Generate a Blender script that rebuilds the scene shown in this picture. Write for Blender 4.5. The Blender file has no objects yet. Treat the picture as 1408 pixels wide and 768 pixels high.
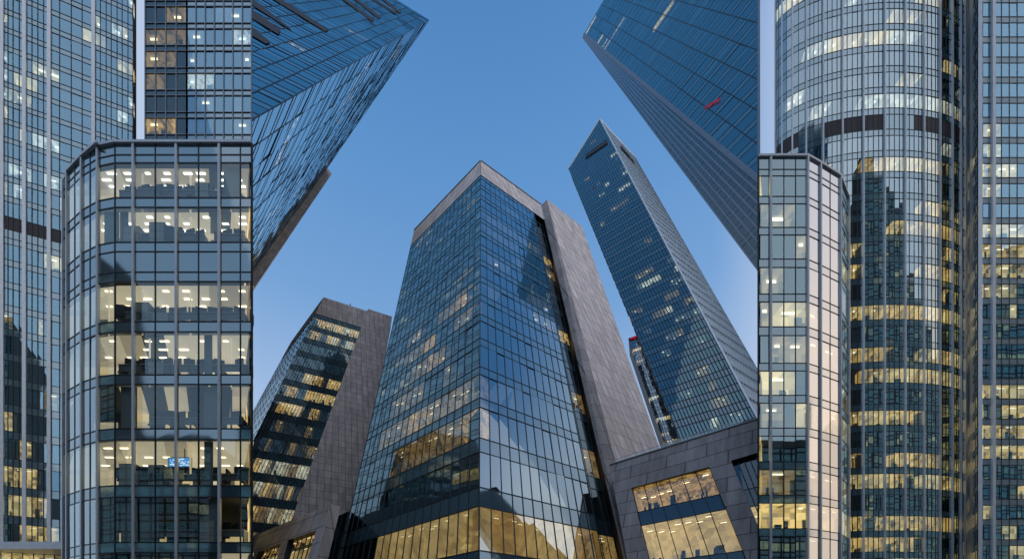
import bpy, math, random
from mathutils import Vector as V
R = random.Random(7)
sc = bpy.context.scene
COL = sc.collection

# ---------------------------------------------------------------- camera model
F, PX, HY, CH = 500.0, 667.0, 890.0, 1.6      # focal length (px), centre column, horizon row, eye height
W, H_ = 1408.0, 768.0
CAM = V((0, 0, CH))
def ray(px, py): return V(((px-PX)/F, 1.0, (HY-py)/F))
def at_y(px, py, Y): return CAM + ray(px, py)*Y
def at_z(px, py, z):
    r = ray(px, py); return CAM + r*((z-CH)/r.z)
def at_plane(px, py, pl):
    p, n = pl; r = ray(px, py); return CAM + r*((p-CAM).dot(n)/r.dot(n))
def proj(p):
    d = p-CAM
    if d.y < 0.1: return None
    return (PX+F*d.x/d.y, HY-F*d.z/d.y)
LEAN = V((0, 0.4402, 0.8979))
def edge(A, B):
    D = (B-A)/(B.z-A.z)
    f = lambda z: A+D*(z-A.z)
    f.d = D.normalized(); f.A = A
    return f
def lean_edge(pt, H, pl, u=LEAN):
    T = at_z(pt[0], pt[1], H); d = ray(*pl); w = T-CAM
    a, b, c = d.dot(d), d.dot(u), u.dot(u)
    s = (d.dot(w)*c-b*u.dot(w))/(a*c-b*b)
    return edge(CAM+d*s, T)
def plane(e, vpx):
    h = V(((vpx-PX)/F, 1, 0)).normalized()
    return (e.A, h.cross(e.d).normalized())
def pl_edge(pl, p1, p2): return edge(at_plane(p1[0], p1[1], pl), at_plane(p2[0], p2[1], pl))
def vert(x, y): return edge(V((x, y, 0)), V((x, y, 100)))
def z_on(e, py):                              # height at which edge e crosses picture row py
    lo, hi = -20.0, 600.0
    for _ in range(60):
        m = (lo+hi)/2; q = e(m)
        if (HY-F*(m-CH)/q.y) > py: lo = m
        else: hi = m
    return lo

# ---------------------------------------------------------------- materials
MATS = {}
def new_mat(name):
    m = bpy.data.materials.new(name); m.use_nodes = True
    nt = m.node_tree; nt.nodes.clear(); MATS[name] = m
    return m, nt, nt.nodes.new('ShaderNodeOutputMaterial')
def nd(nt, t, **kw):
    n = nt.nodes.new(t)
    for k, v in kw.items():
        if hasattr(n, k): setattr(n, k, v)
        else: n.inputs[k].default_value = v
    return n
def rgba(c): return (c[0], c[1], c[2], 1)
def fres(nt, f0):
    lw = nd(nt, 'ShaderNodeLayerWeight'); lw.inputs[0].default_value = .5
    p = nd(nt, 'ShaderNodeMath', operation='POWER'); p.inputs[1].default_value = 4.0
    nt.links.new(lw.outputs['Facing'], p.inputs[0])
    m = nd(nt, 'ShaderNodeMath', operation='MULTIPLY_ADD'); m.inputs[1].default_value = 1-f0; m.inputs[2].default_value = f0
    nt.links.new(p.outputs[0], m.inputs[0]); return m.outputs[0]
def wave(nt, scale, strength):
    tc = nd(nt, 'ShaderNodeTexCoord')
    nz = nd(nt, 'ShaderNodeTexNoise'); nz.inputs['Scale'].default_value = scale; nz.inputs['Detail'].default_value = 1.0
    nt.links.new(tc.outputs['Object'], nz.inputs['Vector'])
    b = nd(nt, 'ShaderNodeBump'); b.inputs['Strength'].default_value = strength; b.inputs['Distance'].default_value = .02
    nt.links.new(nz.outputs['Fac'], b.inputs['Height']); return b.outputs[0]
def glass(name, f0, tint, refl=(.76, .92, .95), rough=.012, wv=.06, ws=.35):
    m, nt, o = new_mat(name)
    g = nd(nt, 'ShaderNodeBsdfGlossy'); g.inputs['Color'].default_value = rgba(refl); g.inputs['Roughness'].default_value = rough
    nt.links.new(wave(nt, ws, wv), g.inputs['Normal'])
    t = nd(nt, 'ShaderNodeBsdfTransparent'); t.inputs[0].default_value = rgba(tint)
    x = nd(nt, 'ShaderNodeMixShader'); nt.links.new(fres(nt, f0), x.inputs[0])
    nt.links.new(t.outputs[0], x.inputs[1]); nt.links.new(g.outputs[0], x.inputs[2]); nt.links.new(x.outputs[0], o.inputs[0])
def panel(name, f0, base, refl=(.76, .92, .95), rough=.05):
    m, nt, o = new_mat(name)
    g = nd(nt, 'ShaderNodeBsdfGlossy'); g.inputs['Color'].default_value = rgba(refl); g.inputs['Roughness'].default_value = rough
    nt.links.new(wave(nt, .5, .05), g.inputs['Normal'])
    d = nd(nt, 'ShaderNodeBsdfDiffuse'); 
    nz = nd(nt, 'ShaderNodeTexNoise'); nz.inputs['Scale'].default_value = .8
    tc = nd(nt, 'ShaderNodeTexCoord'); nt.links.new(tc.outputs['Object'], nz.inputs['Vector'])
    mx = nd(nt, 'ShaderNodeMix', data_type='RGBA'); mx.inputs[6].default_value = rgba([c*.8 for c in base]); mx.inputs[7].default_value = rgba([c*1.25 for c in base])
    nt.links.new(nz.outputs['Fac'], mx.inputs[0]); nt.links.new(mx.outputs[2], d.inputs[0])
    x = nd(nt, 'ShaderNodeMixShader'); nt.links.new(fres(nt, f0), x.inputs[0])
    nt.links.new(d.outputs[0], x.inputs[1]); nt.links.new(g.outputs[0], x.inputs[2]); nt.links.new(x.outputs[0], o.inputs[0])
def plain(name, col, rough=.5, metal=0.0, var=.15, scale=1.5, spec=.4):
    m, nt, o = new_mat(name)
    p = nd(nt, 'ShaderNodeBsdfPrincipled'); p.inputs['Roughness'].default_value = rough; p.inputs['Metallic'].default_value = metal
    p.inputs['Specular IOR Level'].default_value = spec
    nz = nd(nt, 'ShaderNodeTexNoise'); nz.inputs['Scale'].default_value = scale; nz.inputs['Detail'].default_value = 4
    tc = nd(nt, 'ShaderNodeTexCoord'); nt.links.new(tc.outputs['Object'], nz.inputs['Vector'])
    mx = nd(nt, 'ShaderNodeMix', data_type='RGBA'); mx.inputs[6].default_value = rgba([c*(1-var) for c in col]); mx.inputs[7].default_value = rgba([min(1, c*(1+var)) for c in col])
    nt.links.new(nz.outputs['Fac'], mx.inputs[0]); nt.links.new(mx.outputs[2], p.inputs['Base Color']); nt.links.new(p.outputs[0], o.inputs[0])
def stone(name, col, bw, bh, joint=.35, off=0.0):
    m, nt, o = new_mat(name)
    uv = nd(nt, 'ShaderNodeUVMap')
    bt = nd(nt, 'ShaderNodeTexBrick', offset=off, squash=1.0)
    bt.inputs['Scale'].default_value = 1; bt.inputs['Brick Width'].default_value = bw; bt.inputs['Row Height'].default_value = bh
    bt.inputs['Mortar Size'].default_value = .075; bt.inputs['Mortar Smooth'].default_value = .1; bt.inputs['Bias'].default_value = 0
    bt.inputs['Color1'].default_value = rgba([c*.86 for c in col]); bt.inputs['Color2'].default_value = rgba([c*1.12 for c in col])
    bt.inputs['Mortar'].default_value = rgba([c*joint for c in col])
    nt.links.new(uv.outputs[0], bt.inputs['Vector'])
    nz = nd(nt, 'ShaderNodeTexNoise'); nz.inputs['Scale'].default_value = .35; nz.inputs['Detail'].default_value = 6; nz.inputs['Roughness'].default_value = .65
    mp = nd(nt, 'ShaderNodeMapping'); mp.inputs['Scale'].default_value = (2.5, .35, 1); nt.links.new(uv.outputs[0], mp.inputs[0]); nt.links.new(mp.outputs[0], nz.inputs['Vector'])
    rm = nd(nt, 'ShaderNodeMapRange'); rm.inputs[1].default_value = .3; rm.inputs[2].default_value = .7; rm.inputs[3].default_value = .66; rm.inputs[4].default_value = 1.18
    nt.links.new(nz.outputs['Fac'], rm.inputs[0])
    mx = nd(nt, 'ShaderNodeMix', data_type='RGBA', blend_type='MULTIPLY'); mx.inputs[0].default_value = 1
    nt.links.new(bt.outputs['Color'], mx.inputs[6]); nt.links.new(rm.outputs[0], mx.inputs[7])
    p = nd(nt, 'ShaderNodeBsdfPrincipled'); p.inputs['Roughness'].default_value = .7; p.inputs['Specular IOR Level'].default_value = .25
    b = nd(nt, 'ShaderNodeBump'); b.inputs['Strength'].default_value = .4; b.inputs['Distance'].default_value = .03; b.invert = True
    nt.links.new(bt.outputs['Fac'], b.inputs['Height']); nt.links.new(b.outputs[0], p.inputs['Normal'])
    nt.links.new(mx.outputs[2], p.inputs['Base Color']); nt.links.new(p.outputs[0], o.inputs[0])
def room(name, col, strength, scale=1.1, lo=.25):
    """a lit office wall: its light and patchy shade are put into its own glow"""
    m, nt, o = new_mat(name)
    tc = nd(nt, 'ShaderNodeTexCoord')
    def cells(k, z):
        m1 = nd(nt, 'ShaderNodeVectorMath', operation='MULTIPLY'); m1.inputs[1].default_value = (k*scale, k*.93*scale, z*scale); nt.links.new(tc.outputs['Object'], m1.inputs[0])
        m2 = nd(nt, 'ShaderNodeVectorMath', operation='FLOOR'); nt.links.new(m1.outputs[0], m2.inputs[0])
        wn = nd(nt, 'ShaderNodeTexWhiteNoise'); nt.links.new(m2.outputs[0], wn.inputs[0]); return wn.outputs['Value']
    sp = nd(nt, 'ShaderNodeMath', operation='MULTIPLY_ADD'); sp.inputs[1].default_value = .45
    w2 = nd(nt, 'ShaderNodeMath', operation='MULTIPLY'); w2.inputs[1].default_value = .55
    nt.links.new(cells(2.3, 2.0), w2.inputs[0]); nt.links.new(cells(.75, .6), sp.inputs[0]); nt.links.new(w2.outputs[0], sp.inputs[2])
    rm = nd(nt, 'ShaderNodeMapRange'); rm.inputs[1].default_value = .15; rm.inputs[2].default_value = .75; rm.inputs[3].default_value = lo; rm.inputs[4].default_value = 1.2
    nt.links.new(sp.outputs[0], rm.inputs[0])
    ml = nd(nt, 'ShaderNodeMath', operation='MULTIPLY'); ml.inputs[1].default_value = strength; nt.links.new(rm.outputs[0], ml.inputs[0])
    e = nd(nt, 'ShaderNodeEmission'); e.inputs[0].default_value = rgba(col); nt.links.new(ml.outputs[0], e.inputs[1])  # the wall itself glows where lamps would light it
    d = nd(nt, 'ShaderNodeBsdfDiffuse'); d.inputs[0].default_value = (.35, .32, .28, 1)
    a = nd(nt, 'ShaderNodeAddShader'); nt.links.new(e.outputs[0], a.inputs[0]); nt.links.new(d.outputs[0], a.inputs[1]); nt.links.new(a.outputs[0], o.inputs[0])
def emit(name, col, s):
    m, nt, o = new_mat(name)
    e = nd(nt, 'ShaderNodeEmission'); e.inputs[0].default_value = rgba(col); e.inputs[1].default_value = s; nt.links.new(e.outputs[0], o.inputs[0])

glass('glass_blue', .42, (.46, .56, .60))
glass('glass_center', .44, (.46, .52, .50))
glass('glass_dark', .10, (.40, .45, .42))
glass('glass_clear', .13, (.74, .80, .78))
glass('glass_azure', .38, (.40, .52, .60), refl=(.52, .82, .97))
glass('glass_mid', .27, (.50, .60, .62), refl=(.70, .92, .95))
glass('glass_pale', .62, (.3, .33, .35), refl=(.97, .97, .97), rough=.03)
glass('glass_teal', .30, (.42, .55, .55), refl=(.55, .92, .95))
panel('spandrel_blue', .32, (.060, .115, .140))
panel('spandrel_teal', .24, (.045, .110, .130))
panel('spandrel_dark', .10, (.018, .034, .042))
panel('spandrel_grey', .12, (.24, .28, .32), rough=.3)
panel('spandrel_white', .10, (.62, .63, .64), rough=.35)
panel('spandrel_pale', .55, (.2, .2, .2), refl=(.97, .97, .97), rough=.06)
plain('louvre_brown', (.055, .040, .042), .6)
plain('mullion_dark', (.018, .028, .034), .4, .3)
plain('mullion_grey', (.20, .23, .26), .4, .5)
plain('fin_pale', (.84, .86, .88), .45, .2)
plain('fin_steel', (.70, .76, .81), .45, .25)
plain('dark_room', (.035, .042, .045), .8)  # unlit offices: the dark is put into the wall colour
plain('dim_room', (.10, .12, .12), .8)
plain('blind', (.30, .36, .38), .8, var=.08)
plain('furniture', (.02, .02, .02), .6)
plain('furniture_grey', (.22, .24, .26), .6)
plain('furniture_brown', (.14, .085, .05), .6)
plain('furniture_white', (.65, .64, .60), .5)
plain('roof_grey', (.12, .12, .12), .8)
plain('wall_dark', (.03, .036, .04), .6)
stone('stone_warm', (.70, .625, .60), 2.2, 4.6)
stone('stone_dark_shaded', (.33, .305, .30), 3.4, 4.6)  # darker copy of the stone, shade put into colour of sides and undersides
stone('stone_small', (.66, .59, .575), 2.0, 3.0)
stone('stone_podium', (.38, .36, .36), 6.0, 2.7, off=.5)
room('room_warm', (1.0, .60, .19), 1.5, lo=.08)
room('room_gold', (1.0, .55, .14), 1.1, lo=.10)
room('lobby_amber', (1.0, .54, .15), .62, scale=.4, lo=.6)
room('lobby_gold', (1.0, .64, .24), .80, scale=.4, lo=.6)
room('room_cream', (1.0, .66, .26), 1.35, scale=.8, lo=.2)
room('room_amber', (1.0, .66, .24), .52, scale=.5, lo=.5)
room('room_white', (1.0, .88, .66), 1.15, lo=.15)
room('room_dimwarm', (1.0, .58, .20), .42, lo=.05)
room('room_grey', (.75, .80, .85), .16, lo=.6)
emit('lamp_warm', (1.0, .80, .50), 4.0)
emit('lamp_white', (1.0, .95, .85), 3.2)
emit('lamp_soft', (1.0, .80, .5), 1.4)
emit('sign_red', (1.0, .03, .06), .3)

# ---------------------------------------------------------------- mesh helpers
class MB:
    def __init__(s): s.v = []; s.f = []; s.m = []; s.uv = []; s.names = []
    def mi(s, mat):
        if mat not in s.names: s.names.append(mat)
        return s.names.index(mat)
    def face(s, pts, mat, uv=None):
        i = len(s.v); s.v += [tuple(p) for p in pts]; s.f.append(tuple(range(i, i+len(pts)))); s.m.append(s.mi(mat))
        s.uv += (uv if uv else [(0, 0)]*len(pts))
    def bar(s, A, B, n, w, d, mat, back=.04):
        """box from A to B, w wide, standing d proud of the surface with normal n"""
        t = (B-A)
        if t.length < 1e-4: return
        t.normalize(); sd = t.cross(n).normalized()*(w/2)
        o, i = n*d, n*(-back)
        a = [A+sd+o, A-sd+o, A-sd+i, A+sd+i]; b = [p+(B-A) for p in a]
        for k in range(4):
            l = (k+1) % 4; s.face([a[k], a[l], b[l], b[k]], mat)
        s.face(a[::-1], mat); s.face(b, mat)
    def box(s, lo, hi, mat):
        x0, y0, z0 = lo; x1, y1, z1 = hi
        p = [V((x, y, z)) for z in (z0, z1) for x, y in ((x0, y0), (x1, y0), (x1, y1), (x0, y1))]
        for q in ((3, 2, 1, 0), (4, 5, 6, 7), (0, 1, 5, 4), (1, 2, 6, 5), (2, 3, 7, 6), (3, 0, 4, 7)): s.face([p[k] for k in q], mat)
    def obox(s, c, ax, ay, az, mat):
        """oriented box: base centre c, half axes ax, ay and full height vector az"""
        b = [c-ax-ay, c+ax-ay, c+ax+ay, c-ax+ay]; t = [q+az for q in b]
        s.face(b[::-1], mat); s.face(t, mat)
        for k in range(4): s.face([b[k], b[(k+1) % 4], t[(k+1) % 4], t[k]], mat)
    def build(s, name, parent=None, base=V((0, 0, 0)), kind=None, label=None):
        if not s.f: return None
        me = bpy.data.meshes.new(name); bb = tuple(base)
        me.from_pydata([(x-bb[0], y-bb[1], z-bb[2]) for x, y, z in s.v], [], s.f)
        for n in s.names: me.materials.append(MATS[n])
        me.polygons.foreach_set('material_index', s.m)
        ul = me.uv_layers.new(name='UVMap'); flat = [c for q in s.uv for c in q]
        ul.data.foreach_set('uv', flat); me.update()
        o = bpy.data.objects.new(name, me); COL.objects.link(o)
        if parent: o.parent = parent
        else: o.location = base
        if kind: o['kind'] = kind
        if label: o['label'] = label
        return o
def thing(name, loc, label, cat, group=None, rz=0):
    o = bpy.data.objects.new(name, None); COL.objects.link(o); o.location = loc; o.rotation_euler.z = rz
    o.empty_display_size = .3; o['label'] = label; o['category'] = cat
    if group: o['group'] = group
    return o

class Bld:
    def __init__(s, name, base, label, cat='office tower', group=None):
        s.base = V(base); s.root = thing(name, s.base, label, cat, group)
        s.panes = []; s.parts = {}
    def mb(s, part): return s.parts.setdefault(part, MB())
    def pane(s, pts, mat):
        q = [proj(p) for p in pts]; a = 0
        if all(q):
            q = [(min(max(x, 0), W), min(max(y, 0), H_)) for x, y in q]
            a = abs(sum(q[i][0]*q[(i+1) % len(q)][1]-q[(i+1) % len(q)][0]*q[i][1] for i in range(len(q))))/2
            n = (pts[1]-pts[0]).cross(pts[2]-pts[0])
        s.panes.append((a, pts, mat))
    def finish(s, stuff=('office_interior',), limit=100):
        s.panes.sort(key=lambda t: -t[0]); rest = MB()
        for i, (a, pts, mat) in enumerate(s.panes):
            if i < limit and a > 4:
                m = MB(); m.face(pts, mat); m.build('window', s.root, s.base)
            else: rest.face(pts, mat)
        rest.build('window', s.root, s.base, kind='stuff')
        sp = [(max((p[1] if p else 9999) for p in [proj(V(m.v[0]))]), k, m) for k, m in s.parts.items() if k.startswith('spandrel#') and m.f]
        sp.sort(key=lambda t: -t[0] if t[0] < 900 else 1e5)
        for i, (y, k, m) in enumerate(sp):
            if i < 100: m.build('spandrel', s.root, s.base)
        if len(sp) > 100:
            r = MB()
            for y, k, m in sp[100:]:
                for f, mi in zip(m.f, m.m): r.face([m.v[j] for j in f], m.names[mi])
            r.build('spandrel', s.root, s.base, kind='stuff')
        for k, m in s.parts.items():
            if k.startswith('spandrel#'): continue
            m.build(k, s.root, s.base, kind='stuff' if k in stuff else None)

def clip_poly(p, clip):
    """Sutherland-Hodgman in (s, z); clip is a convex polygon, counter-clockwise"""
    for i in range(len(clip)):
        a, b = clip[i], clip[(i+1) % len(clip)]; out = []
        sd = lambda q: (b[0]-a[0])*(q[1]-a[1])-(b[1]-a[1])*(q[0]-a[0])
        for j in range(len(p)):
            c, d = p[j], p[(j+1) % len(p)]; sc_, sd_ = sd(c), sd(d)
            if sc_ >= 0: out.append(c)
            if sc_*sd_ < 0:
                t = sc_/(sc_-sd_); out.append((c[0]+(d[0]-c[0])*t, c[1]+(d[1]-c[1])*t))
        p = out
        if len(p) < 3: return []
    return p
def clip_seg(a, b, clip):
    t0, t1 = 0.0, 1.0
    for i in range(len(clip)):
        p, q = clip[i], clip[(i+1) % len(clip)]
        sd = lambda c: (q[0]-p[0])*(c[1]-p[1])-(q[1]-p[1])*(c[0]-p[0])
        f0, f1 = sd(a), sd(b)
        if f0 < 0 and f1 < 0: return None
        if f0 < 0: t0 = max(t0, f0/(f0-f1))
        elif f1 < 0: t1 = min(t1, f0/(f0-f1))
    if t0 >= t1: return None
    L = lambda t: (a[0]+(b[0]-a[0])*t, a[1]+(b[1]-a[1])*t)
    return L(t0), L(t1)

def cols(n): return [i/n for i in range(n+1)]
def rows_uniform(z0, z1, n, sp=.28, first='v'):
    """n storeys from z0 up: each a vision strip and then a spandrel"""
    out = []; h = (z1-z0)/n
    for i in range(n):
        a = z0+i*h; out += [(a, a+h*(1-sp), 'v'), (a+h*(1-sp), a+h, 's')]
    return out
def rows_from(zs, sp=.28):
    out = []
    for a, b in zip(zs, zs[1:]):
        m = a+(b-a)*(1-sp); out += [(a, m, 'v'), (m, b, 's')]
    return out

def facade(B, eL, eR, rows, cs, glassm='glass_blue', spand='spandrel_blue', mull='mullion_dark', mw=.07, hw=.07, md=.06,
           lit=None, depth=3.0, tilt=.0025, clip=None, fins=None, fin=(.16, .25, 'fin_pale'), run=(2, 6), sub=0, louvre='louvre_brown',
           clutter=True, blinds=.10, hfin=None, pane_mat=None, lamps=True, rooms=True, inn=None, flat=False):
    P = lambda s, z: eL(z).lerp(eR(z), s)
    zm = (rows[0][0]+rows[-1][1])/2
    h = (eR(zm)-eL(zm)).normalized(); up = (eL(zm+1).lerp(eR(zm+1), .5)-eL(zm).lerp(eR(zm), .5)).normalized()
    n = h.cross(up).normalized()                   # outward when eL is on the viewer's left
    inn = inn or V((-n.x, -n.y, 0)).normalized()
    M, I = B.mb('mullion'), B.mb('office_interior'); tag_ = '%.0f' % (rows[-1][1]*100+len(rows))
    Q = lambda pts: [P(*q) for q in pts]
    cut = (lambda pts: clip_poly(pts, clip)) if clip else (lambda pts: pts)
    for ri, (z0, z1, ty) in enumerate(rows):
        if ty == 'x': continue
        nc = len(cs)-1
        if ty != 'v':
            S = B.mb('spandrel#%s_%d' % (tag_, ri))
            for c in range(nc):
                q = cut([(cs[c], z0), (cs[c+1], z0), (cs[c+1], z1), (cs[c], z1)])
                if q:
                    t = R.uniform(-1, 1)*tilt*.5
                    S.face([p+n*(t*(k % 2)) for k, p in enumerate(Q(q))], louvre if ty == 'l' else spand)
        else:
            c = 0
            while c < nc:
                ln = min(R.randint(*run), nc-c); sm = (cs[c]+cs[c+ln])/2
                st = lit(ri, sm, (z0+z1)/2) if lit else None
                for k in range(c, c+ln):
                    q = cut([(cs[k], z0), (cs[k+1], z0), (cs[k+1], z1), (cs[k], z1)])
                    if not q: continue
                    pts = Q(q); wd = (pts[1]-pts[0]).length; ht = (pts[2]-pts[1]).length
                    tx, tz = R.gauss(0, tilt)*wd, R.gauss(0, tilt)*ht
                    off = [0, tx, tx+tz, tz]
                    pts = [p+n*(off[j % 4]) for j, p in enumerate(pts)]
                    B.pane(pts, pane_mat(k, sm, z0) if pane_mat else glassm)
                # the room behind
                q = cut([(cs[c], z0), (cs[c+ln], z0), (cs[c+ln], z1), (cs[c], z1)]) if rooms else None
                if q and len(q) >= 3:
                    ss = [p[0] for p in q]; a, b = min(ss), max(ss); zz = [p[1] for p in q]; za, zb = min(zz), max(zz)
                    if flat: I.face([p-n*.09 for p in Q(q)], st or 'dark_room')
                    elif clip and (len(q) != 4 or max(abs(i[0]-j[0])+abs(i[1]-j[1])/400 for i, j in zip(sorted(q), sorted([(cs[c], z0), (cs[c+ln], z0), (cs[c+ln], z1), (cs[c], z1)]))) > 1e-5):
                        I.face([p-n*.2 for p in Q(q)], 'dark_room')
                    else:
                        i0 = inn*.07
                        f = [P(a, za)+i0, P(b, za)+i0, P(b, zb)+i0, P(a, zb)+i0]; bk = [p+inn*depth for p in f]
                        if st is None:
                            wl = R.choice(['dark_room', 'dark_room', 'dim_room'])
                            if R.random() < blinds:
                                s0 = P(a, za+(zb-za)*R.choice([0, .3, .5]))+inn*.2; s1 = P(b, 0)
                                zl = s0.z; I.face([P(a, zl)+inn*.2, P(b, zl)+inn*.2, P(b, zb)+inn*.2, P(a, zb)+inn*.2], 'blind')
                            cl = fl = wl
                        else:
                            wl = st; cl = st; fl = 'dim_room'
                        I.face(bk, wl); I.face([f[3], f[2], bk[2], bk[3]], cl); I.face([f[1], f[0], bk[0], bk[1]], fl)
                        I.face([f[0], f[3], bk[3], bk[0]], wl); I.face([f[2], f[1], bk[1], bk[2]], wl)
                        wid = (f[1]-f[0]).length; hh = zb-za; ux = (f[1]-f[0]).normalized()
                        if st and lamps:
                            for j in range(max(1, int(wid/1.5))):
                                if R.random() < .75:
                                    cc = f[3].lerp(f[2], (j+.5)/max(1, int(wid/1.5)))+inn*R.uniform(.5, depth*.8)-V((0, 0, .06*hh))
                                    lx, ly = ux*min(.45, wid*.2), inn*.12
                                    I.face([cc-lx-ly, cc+lx-ly, cc+lx+ly, cc-lx+ly], 'lamp_warm' if st != 'room_white' else 'lamp_white')
                        if clutter and (st or R.random() < .08):
                            for j in range(int(wid/.6)+1):
                                if R.random() < .42:
                                    cc = f[0].lerp(f[1], R.random())+inn*R.uniform(.3, min(1.2, depth*.8))
                                    w_ = R.uniform(.12, .38)*min(1, wid/2); h_ = min(hh*R.choice([.18, .25, .3, .38, .45, .6]), R.choice([.9, 1.2, 1.5, 2.0]))
                                    I.obox(cc, ux*w_, inn*.15, V((0, 0, h_)), R.choice(['furniture', 'furniture_brown', 'furniture_grey', 'furniture_brown']))
                c += ln
    # mullions
    zb, zt = rows[0][0], rows[-1][1]
    def seg(a, b, w, d, mat, tgt):
        if clip:
            r = clip_seg(a, b, clip)
            if not r: return
            a, b = r
        tgt.bar(P(*a), P(*b), n, w, d, mat)
    for i, s in enumerate(cs):
        if fins and i in fins: seg((s, zb), (s, zt), fin[0], fin[1], fin[2], B.mb('fin'))
        else: seg((s, zb), (s, zt), mw, md, mull, M)
    zs = sorted({r[0] for r in rows} | {r[1] for r in rows})
    for z in zs:
        if hfin and abs(z-hfin[0]) < 1e-6: continue
        seg((0, z), (1, z), hw, md*.8, mull, M)
    return P, n

def wall(B, part, pts, mat, uo=(0, 0)):
    """flat stone or metal wall; UVs in metres"""
    o = pts[0]; u = (pts[1]-pts[0]).normalized(); nn = u.cross(pts[-1]-pts[0]).normalized(); w = nn.cross(u)
    B.mb(part).face(pts, mat, [((p-o).dot(u)+uo[0], (p-o).dot(w)+uo[1]) for p in pts])
def ring_walls(B, foot, z0, z1, mat, part='rear_wall', skip=()):
    for i in range(len(foot)):
        if i in skip: continue
        a, b = foot[i], foot[(i+1) % len(foot)]
        wall(B, part, [V((a[0], a[1], z0)), V((b[0], b[1], z0)), V((b[0], b[1], z1)), V((a[0], a[1], z1))], mat)
def cap(B, pts, mat='roof_grey', part='roof'): B.mb(part).face(pts, mat)
def litfn(prob, mats, fade=None):
    def f(ri, s, z):
        p = prob(s, z) if callable(prob) else prob
        return R.choice(mats) if R.random() < p else None
    return f
WARM = ['room_warm', 'room_warm', 'room_gold', 'room_cream', 'room_dimwarm']

exec_parts = []
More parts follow.
